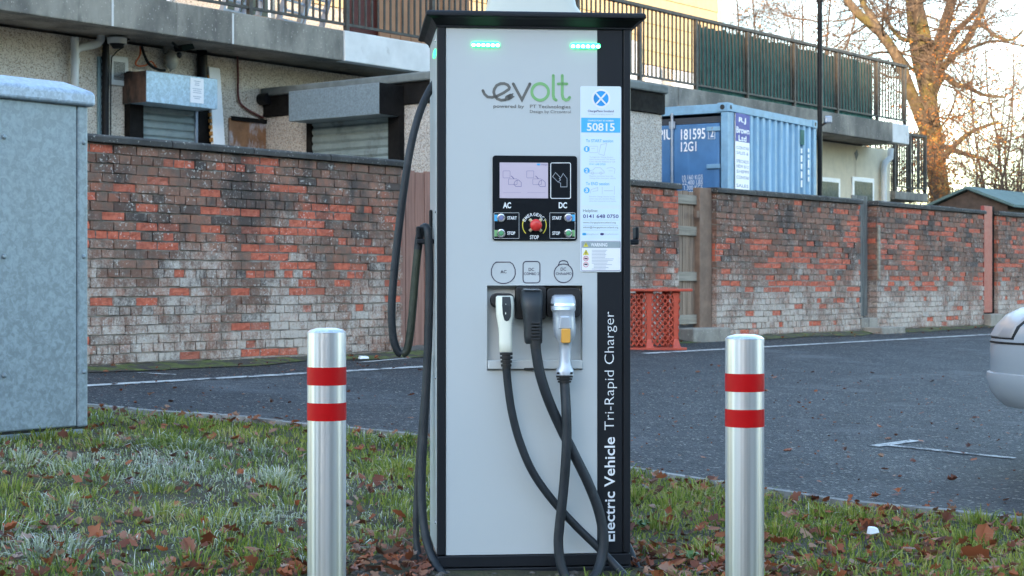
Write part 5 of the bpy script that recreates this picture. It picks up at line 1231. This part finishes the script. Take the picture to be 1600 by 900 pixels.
root = thing('big_tree', 'large old bare tree with mossy trunk and orange leaves beyond the balcony end', 'tree', (tb.x, tb.y, ZG-.05))
T_ = Tree(11); px = YT/F
def A(l, Y=YT): return [at(a, b, Y+(c[0] if c else 0)) for a, b, *c in l]
limbs = [([(1478, 480), (1472, 330), (1466, 284), (1458, 213), (1452, 160), (1450, 100), (1440, 40), (1426, -20), (1416, -80)], 30, 14),
    ([(1456, 225), (1440, 185, -.3), (1422, 142, -.8), (1403, 92, -1.2), (1374, 50, -1.4), (1338, 18, -1.6), (1312, -20, -1.8), (1290, -70, -2)], 16, 6),
    ([(1388, 70, -1.2), (1368, 38, -1), (1346, 0, -.8), (1330, -40, -.6)], 9, 4),
    ([(1452, 165), (1440, 120, .5), (1430, 80, .8), (1424, 30, .9), (1418, -40, 1)], 14, 8),
    ([(1454, 140), (1464, 90, .3), (1475, 45, .6), (1486, 5, .8), (1500, -50, .9)], 17, 9),
    ([(1460, 110, .3), (1492, 52, 1.0), (1524, 20, 1.2), (1545, -20, 1.4)], 8, 4),
    ([(1464, 118), (1482, 96, -.5), (1506, 70, -.8), (1530, 30, -1.0), (1546, -15, -1.2)], 8, 4),
    ([(1506, 66, -.8), (1530, 40, -.8), (1556, 57, -.9), (1582, 62, -1), (1602, 44, -1)], 4.5, 2),
    ([(1466, 118), (1490, 88, .6), (1520, 74, .8), (1556, 64, 1), (1600, 72, 1)], 5.5, 2),
    ([(1458, 145), (1474, 120), (1494, 132, -.6), (1512, 136, -.9), (1536, 148, -1.1), (1570, 152, -1.2)], 9, 2.5),
    ([(1462, 70), (1440, 60, -.8), (1412, 62, -1.2), (1392, 42, -1.3), (1382, 20, -1.4)], 7, 3),
    ([(1447, 120), (1425, 108, -.5), (1405, 86, .5), (1372, 82, .6), (1348, 92, .6)], 4.5, 2),
    ([(1466, 255), (1494, 225, -.7), (1520, 205, -1), (1560, 190, -1.3)], 8, 2.5),
    ([(1462, 225), (1506, 240, .7), (1540, 250, 1), (1570, 275, 1.2)], 7, 2)]
for l, a, b in limbs:
    q_ = .64 if a > 20 else .78; P, rs = T_.limb(A(l), a*px*q_, b*px*q_, 10)
    for i in range(2 if a < 20 else 14, len(P)):
        for _ in range(1):
            if T_.r.random() < (.80 if i > 10 else .2):
                d = Vector((T_.r.gauss(0, 1), T_.r.gauss(0, .8), T_.r.gauss(.25, .8)))
                low = P[i].z < at(0, 190, YT).z
                T_.grow(P[i], d, T_.r.uniform(1.0, 2.6), min(rs[i]*.3, .028), 2, .15, .10 if low else .004)
for i in range(28):                                        # ivy-like leafy shoots on the lower trunk
    f_ = T_.r.random(); p = at(1474-18*f_+T_.r.uniform(-22, 22), 330-170*f_, YT-.35)
    T_.grow(p, Vector((T_.r.gauss(0, .8), -1, T_.r.gauss(.2, .6))), T_.r.uniform(.3, .7), .008, 1, .1, .45)
T_.finish(root, 'bark', 'bark2', 'autumn', .055, 3)
def bush_tree(name, label, px_, pyb, Y, h, seed, stems, leaf, lev=3, lean=.25, tmat='bark2', per=2, size=.045, cat='tree'):
    b = at(px_, pyb, Y); root = thing(name, label, cat, (b.x, b.y, ZG-.03), 0, None); t = Tree(seed)
    for i in range(stems):
        d = Vector((t.r.gauss(0, lean), t.r.gauss(0, lean), 1)); p0 = Vector((b.x+t.r.uniform(-.3, .3)*(stems > 1), b.y, ZG-.05))
        hh = h*t.r.uniform(.75, 1.05); P = [p0]; q = p0; dd = d.normalized()
        for j in range(6): dd = (dd+Vector((t.r.gauss(0, .10), t.r.gauss(0, .10), .12))).normalized(); q = q+dd*hh/6; P.append(q)
        r0 = h*(.012 if h < 7 else .0075)/(1+.12*stems); P2, rs = t.limb(P, r0, r0*.25, 7)
        for k in range(6, len(P2)):
            if t.r.random() < .9:
                t.grow(P2[k], Vector((t.r.gauss(0, 1), t.r.gauss(0, 1), t.r.gauss(.5, .4))), hh*t.r.uniform(.14, .26), rs[k]*.5, lev-1, .18, leaf)
    t.finish(root, tmat, tmat, 'autumn', size, per)
bush_tree('bare_tree', 'thin bare multi-stemmed tree with russet leaves just right of the big trunk', 1528, 450, 38, 6.2, 21, 4, .02)
bush_tree('bare_tree', 'bushy russet-leaved tree above the green shed roof', 1560, 450, 36, 5.4, 22, 4, .035)
bush_tree('bare_tree', 'twiggy tree cut by the right edge of the photo above the shed', 1600, 450, 40, 6.8, 23, 4, .02)
bush_tree('bare_tree', 'far pale bare tree between the big trunk and the right edge', 1578, 450, 55, 9.0, 27, 3, .01)
bush_tree('bare_tree', 'slim yellow-leaved tree against sky beside the sunlit cladding', 1150, 450, 48, 10.5, 24, 3, .012, 4)
bush_tree('bare_tree', 'fine-twigged tree rising over the middle of the green screen', 1205, 450, 50, 10.5, 25, 4, .01, 4)
bush_tree('bare_tree', 'orange-tinted tree directly behind the thin black pole', 1262, 450, 46, 11.0, 26, 3, .014, 4)
bush_tree('bare_tree', 'bare tree between the black pole and the big leaning limb', 1330, 450, 52, 11.0, 28, 3, .006, 4)
bush_tree('shrub', 'low russet shrub at the foot of the big trunk beyond the landing railing', 1470, 450, 37, 3.6, 29, 5, .05, cat='shrub')

# ------------------------------------------------------------------ grass, leaves, litter
rs = np.random.RandomState(5)
def nz(x, y, f, o): return mnoise.noise((x*f+o, y*f-o, o*.37))
def scatter(n, ymin=4.4, ymax=10.6, m=.9):
    out = []
    while len(out) < n:
        y = ymin+(ymax-ymin)*rs.rand()**1.15; hw = .302*y+m; x = rs.uniform(-hw, hw)
        if y < kerb_y(x)-.03: out.append((x, y))
    return out
foot = lambda x, y: (abs(x-.1) < .37 and 5.68 < y < 6.3)
fx, fy = [], []
def in_charger(x, y):
    dx, dy = x-C0.x, y-C0.y; lx, ly = dx*ca+dy*sa, -dx*sa+dy*ca; return -.01 < lx < WX+.01 and -.02 < ly < D_+.01
def bare(x, y):                                            # trodden leafy soil round the charger and the near left corner
    b = math.exp(-((x-.15)**2/.55+(y-5.75)**2/.30))*.9+math.exp(-((x+.35)**2/.2+(y-5.5)**2/.35))*.5+math.exp(-((x+1.75)**2/.25+(y-5.7)**2/.10))*.5
    return b+.35*nz(x, y, 1.6, 3.1)
def frost_at(x, y):
    f = .55*math.exp(-((x+2.0)**2/1.0+(y-8.0)**2/.22))+.45*math.exp(-((x+1.2)**2/.3+(y-7.4)**2/.12))+.5*math.exp(-((x+.8)**2/.10+(y-6.7)**2/.05))+.5*math.exp(-((x+1.7)**2/.25+(y-5.9)**2/.12))+.3*math.exp(-((x+.45)**2/.08+(y-6.2)**2/.10))
    f = f*.85*(1+1.3*nz(x, y, 4, 9)+.8*nz(x, y, 11, 2))+.32*max(0, nz(x, y, 2.6, 4))*(1 if x < 0 else .15)
    return max(0, min(.85, f))
V, Fc, RN, FR = [], [], [], []
NB = 66000
spots = [(x, y, None) for x, y in scatter(NB)]
for (x, y) in scatter(190):                                 # longer tufts
    if bare(x, y) > .55: continue
    k_ = rs.uniform(.03, .085)
    spots += [(x+rs.normal(0, k_), y+rs.normal(0, k_), (x, y)) for _ in range(int(rs.uniform(40, 130)))]
for (x, y, tuft) in spots:
    if in_charger(x, y) or (y > kerb_y(x)-.11-.05*nz(x, y, 3, 5) and rs.rand() < .93) or y > kerb_y(x): continue
    b = bare(x, y)
    if rs.rand() < b*1.15 and not tuft: continue
    cl = nz(x, y, 3.2, 1.7); cl2 = nz(x, y, 9, 6.2)
    h = (.019+.026*max(0, cl+.4)+.020*max(0, cl2))*rs.uniform(.6, 1.4)
    if rs.rand() < .03: h *= 1.7
    if tuft: h = rs.uniform(.04, .09)
    wd = rs.uniform(.0016, .0030)*(1+.07*(y-5)); a = rs.uniform(0, 6.283); ln = rs.uniform(.15, 1.0)*h; la = rs.uniform(0, 6.283)
    z = gz(x, y)+.020; c, s_ = math.cos(a)*wd, math.sin(a)*wd; lx, ly = math.cos(la)*ln, math.sin(la)*ln
    if tuft: lx, ly = (x-tuft[0])*.9+lx*.35, (y-tuft[1])*.9+ly*.35; ln = math.hypot(lx, ly); ln = min(ln, h*1.6)
    i = len(V)
    V += [(x-c, y-s_, z), (x+c, y+s_, z), (x+c*.8+lx*.3, y+s_*.8+ly*.3, z+h*.6), (x-c*.8+lx*.3, y-s_*.8+ly*.3, z+h*.6), (x+lx, y+ly, z+h*(1-.35*ln/h))]
    Fc += [(i, i+1, i+2, i+3), (i+3, i+2, i+4)]
    tone = min(1, max(0, .42+.40*nz(x, y, 1.1, 8)+.25*cl2+rs.normal(0, .24)+(.13 if x > .5 else 0)))
    fr = frost_at(x, y)*1.25; fr = rs.uniform(.6, 1) if rs.rand() < fr else fr*.3
    RN += [tone, tone]; FR += [min(1, fr*.45), min(1, fr)]
me = bpy.data.meshes.new('grass'); me.from_pydata(V, [], Fc); me.materials.append(M['grass'])
for k, vals in (('rnd', RN), ('frost', FR)): me.attributes.new(k, 'FLOAT', 'FACE').data.foreach_set('value', vals)
o = bpy.data.objects.new('grass', me); COL.objects.link(o); tag(o, kind='stuff')
def leaf_mesh(q, x, y, z, L, rn, fr, r, fl=1.):
    yaw = r.uniform(0, 6.28); pit = r.uniform(-.7, .7)*fl; rol = r.uniform(-.8, .8)*fl; curl = r.uniform(-1.0, 1.7)
    M_ = Matrix.Translation((x, y, z)) @ Matrix.Rotation(yaw, 4, 'Z') @ Matrix.Rotation(pit, 4, 'Y') @ Matrix.Rotation(rol, 4, 'X')
    rows = [(-.5, .05), (-.34, .30), (-.22, .20), (-.04, .40), (.10, .24), (.26, .30), (.38, .13), (.5, .02)]; vs = []
    for u, wd in rows:
        wd *= r.uniform(.6, 1.35)
        for v in (-1, 0, 1):
            vs.append(M_ @ Vector((u*L, v*wd*L, (abs(v)*wd*curl*.8+u*u*curl*.5)*L)))
    fs = [(3*i+j, 3*i+j+1, 3*i+j+4, 3*i+j+3) for i in range(7) for j in range(2)]
    q.add(vs, fs); q.att['rnd'] += [rn]*14; q.att['frost'] += [fr]*14
r = random.Random(19)
q = MB(); q.att = {'rnd': [], 'frost': []}
nl = 0
for (x, y) in scatter(9000)+[(r.gauss(.1, .55), 5.75+r.gauss(0, .28)) for _ in range(550)]:
    if in_charger(x, y) or (y < 5.8 and abs(x-.08) < .34): continue
    b = bare(x, y); dk = kerb_y(x)-y
    p = .07+.9*max(0, b)+.30*math.exp(-dk/.15)+.20*max(0, nz(x, y, 2.5, 12))+(.13 if x > .4 else 0)
    if r.random() > p*2.0: continue
    leaf_mesh(q, x, y, gz(x, y)+r.uniform(.026, .055), (r.uniform(.022, .05) if r.random() < .88 else r.uniform(.05, .075)), r.random(), frost_at(x, y)*.6 if r.random() < .3 else 0, r); nl += 1
for i in range(2100):                                        # blown over the tarmac and into the foot of the wall
    if i < 600: t, s__ = r.uniform(6, 30), SW-abs(r.gauss(0, .28))-.02
    elif i < 1800:
        s__ = r.uniform(4, 10.6); y = r.uniform(7.4, 16); x = r.uniform(-.33, .33)*y; t, s__ = CU*x+SU*y, -SU*x+CU*y
        if s__ > SW-.05: continue
    else: x = r.uniform(-2.6, 3.4); y = kerb_y(x)+abs(r.gauss(0, .12)); t, s__ = CU*x+SU*y, -SU*x+CU*y
    p = W(t, s__)
    if p.y < kerb_y(p.x): continue
    leaf_mesh(q, p.x, p.y, gs(s__)+.014, (r.uniform(.03, .06) if r.random() < .15 else r.uniform(.010, .026)), r.random(), 0, r, .5)
o = q.build('leaf_litter', 'leaf', recalc=False, smooth=60); tag(o, kind='stuff')
LG = 'large fallen brown leaves on the verge'
for px_, py_, L, rn, lab in ((325, 866, .085, .45, 'broad dusky brown leaf in the grass left of the left bollard'), (200, 705, .05, .85, 'small bright orange-brown leaf in the grass near the galvanised cabinet'), (112, 736, .075, .45, 'curled frosted brown leaf on the whitest frosty grass'), (150, 856, .07, .75, 'orange-brown leaf in frosty grass at the lower left'), (445, 722, .085, .5, 'wide brown leaf just left of the left bollard'), (398, 880, .075, .6, 'rust leaf low in the frame beside the left bollard foot'), (1358, 815, .06, .8, 'orange leaf near the kerb right of the right bollard'), (1535, 860, .10, .72, 'large rust-red leaf near the lower right corner'), (1525, 892, .11, .5, 'big dull brown leaf at the bottom right edge')):
    p = ground_at(px_, py_); q = MB(); q.att = {'rnd': [], 'frost': []}
    leaf_mesh(q, 0, 0, 0, L, rn, .25 if px_ in (112,) else 0., r, 1.5)
    o = q.build('fallen_leaf', 'leaf', recalc=False, smooth=60); o.location = (p.x, p.y, p.z+.055); tag(o, lab, 'leaf', LG)
def paper_bit(px_, py_, L, lab, name='litter', h=.03):
    p = ground_at(px_, py_); q = MB(); a, b = L, L*.6
    q.loft([[(-a/2, -b/2, 0), (a/2, -b/2, .004), (a/2, b/2, .002), (-a/2, b/2, 0)], [(-a*.42, -b*.4, h), (a*.45, -b*.3, h*.7), (a*.36, b*.42, h*.9), (-a*.4, b*.35, h)]])
    o = q.build(name, 'litter', bevel=.004); o.location = (p.x, p.y, p.z+.012+(.045 if p.y < kerb_y(p.x) else 0)); o.rotation_euler = (0, 0, .5); tag(o, lab, 'litter')
paper_bit(568, 563, .09, 'crumpled white litter by the wall foot between bollard and cable loop')
paper_bit(1364, 858, .045, 'small crushed white cup in the grass right of the right bollard')
# gravel and small weeds by the charger foot
q = MB(); r = random.Random(8)
for i in range(260):
    x = r.uniform(-.7, 1.35); y = 5.55+abs(r.gauss(0, .28))
    if in_charger(x, y): continue
    d_ = r.uniform(.006, .017); q.ball((x, y, gz(x, y)+.022), d_, d_*r.uniform(.6, 1), d_*.6, 6, 4)
o = q.build('gravel', 'stone', smooth=50); tag(o, kind='stuff')
for px_, py_, lab in ((1003, 838, 'small green weed beside the charger right foot'), (1080, 892, 'leafy green weed at the lower edge left of the right bollard'), (20, 690, 'broad green weed at the foot of the galvanised cabinet')):
    p = ground_at(px_, py_); root = thing('weed', lab, 'plant', (p.x, p.y, p.z+.02)); q = MB()
    for i in range(9):
        a = i*2.4+r.uniform(-.3, .3); L = r.uniform(.03, .055); c, s_ = math.cos(a), math.sin(a); h = r.uniform(.02, .06)
        q.add([(0, 0, h*.3), (c*L*.5-s_*L*.25, s_*L*.5+c*L*.25, h), (c*L, s_*L, h*.85), (c*L*.5+s_*L*.25, s_*L*.5-c*L*.25, h)], [(0, 1, 2, 3)])
    q.build('leaves', 'herb', root, recalc=False)
    MB().tube([(0, 0, -.02), (0, 0, .04)], .003, 6).build('stem', 'herb', root)
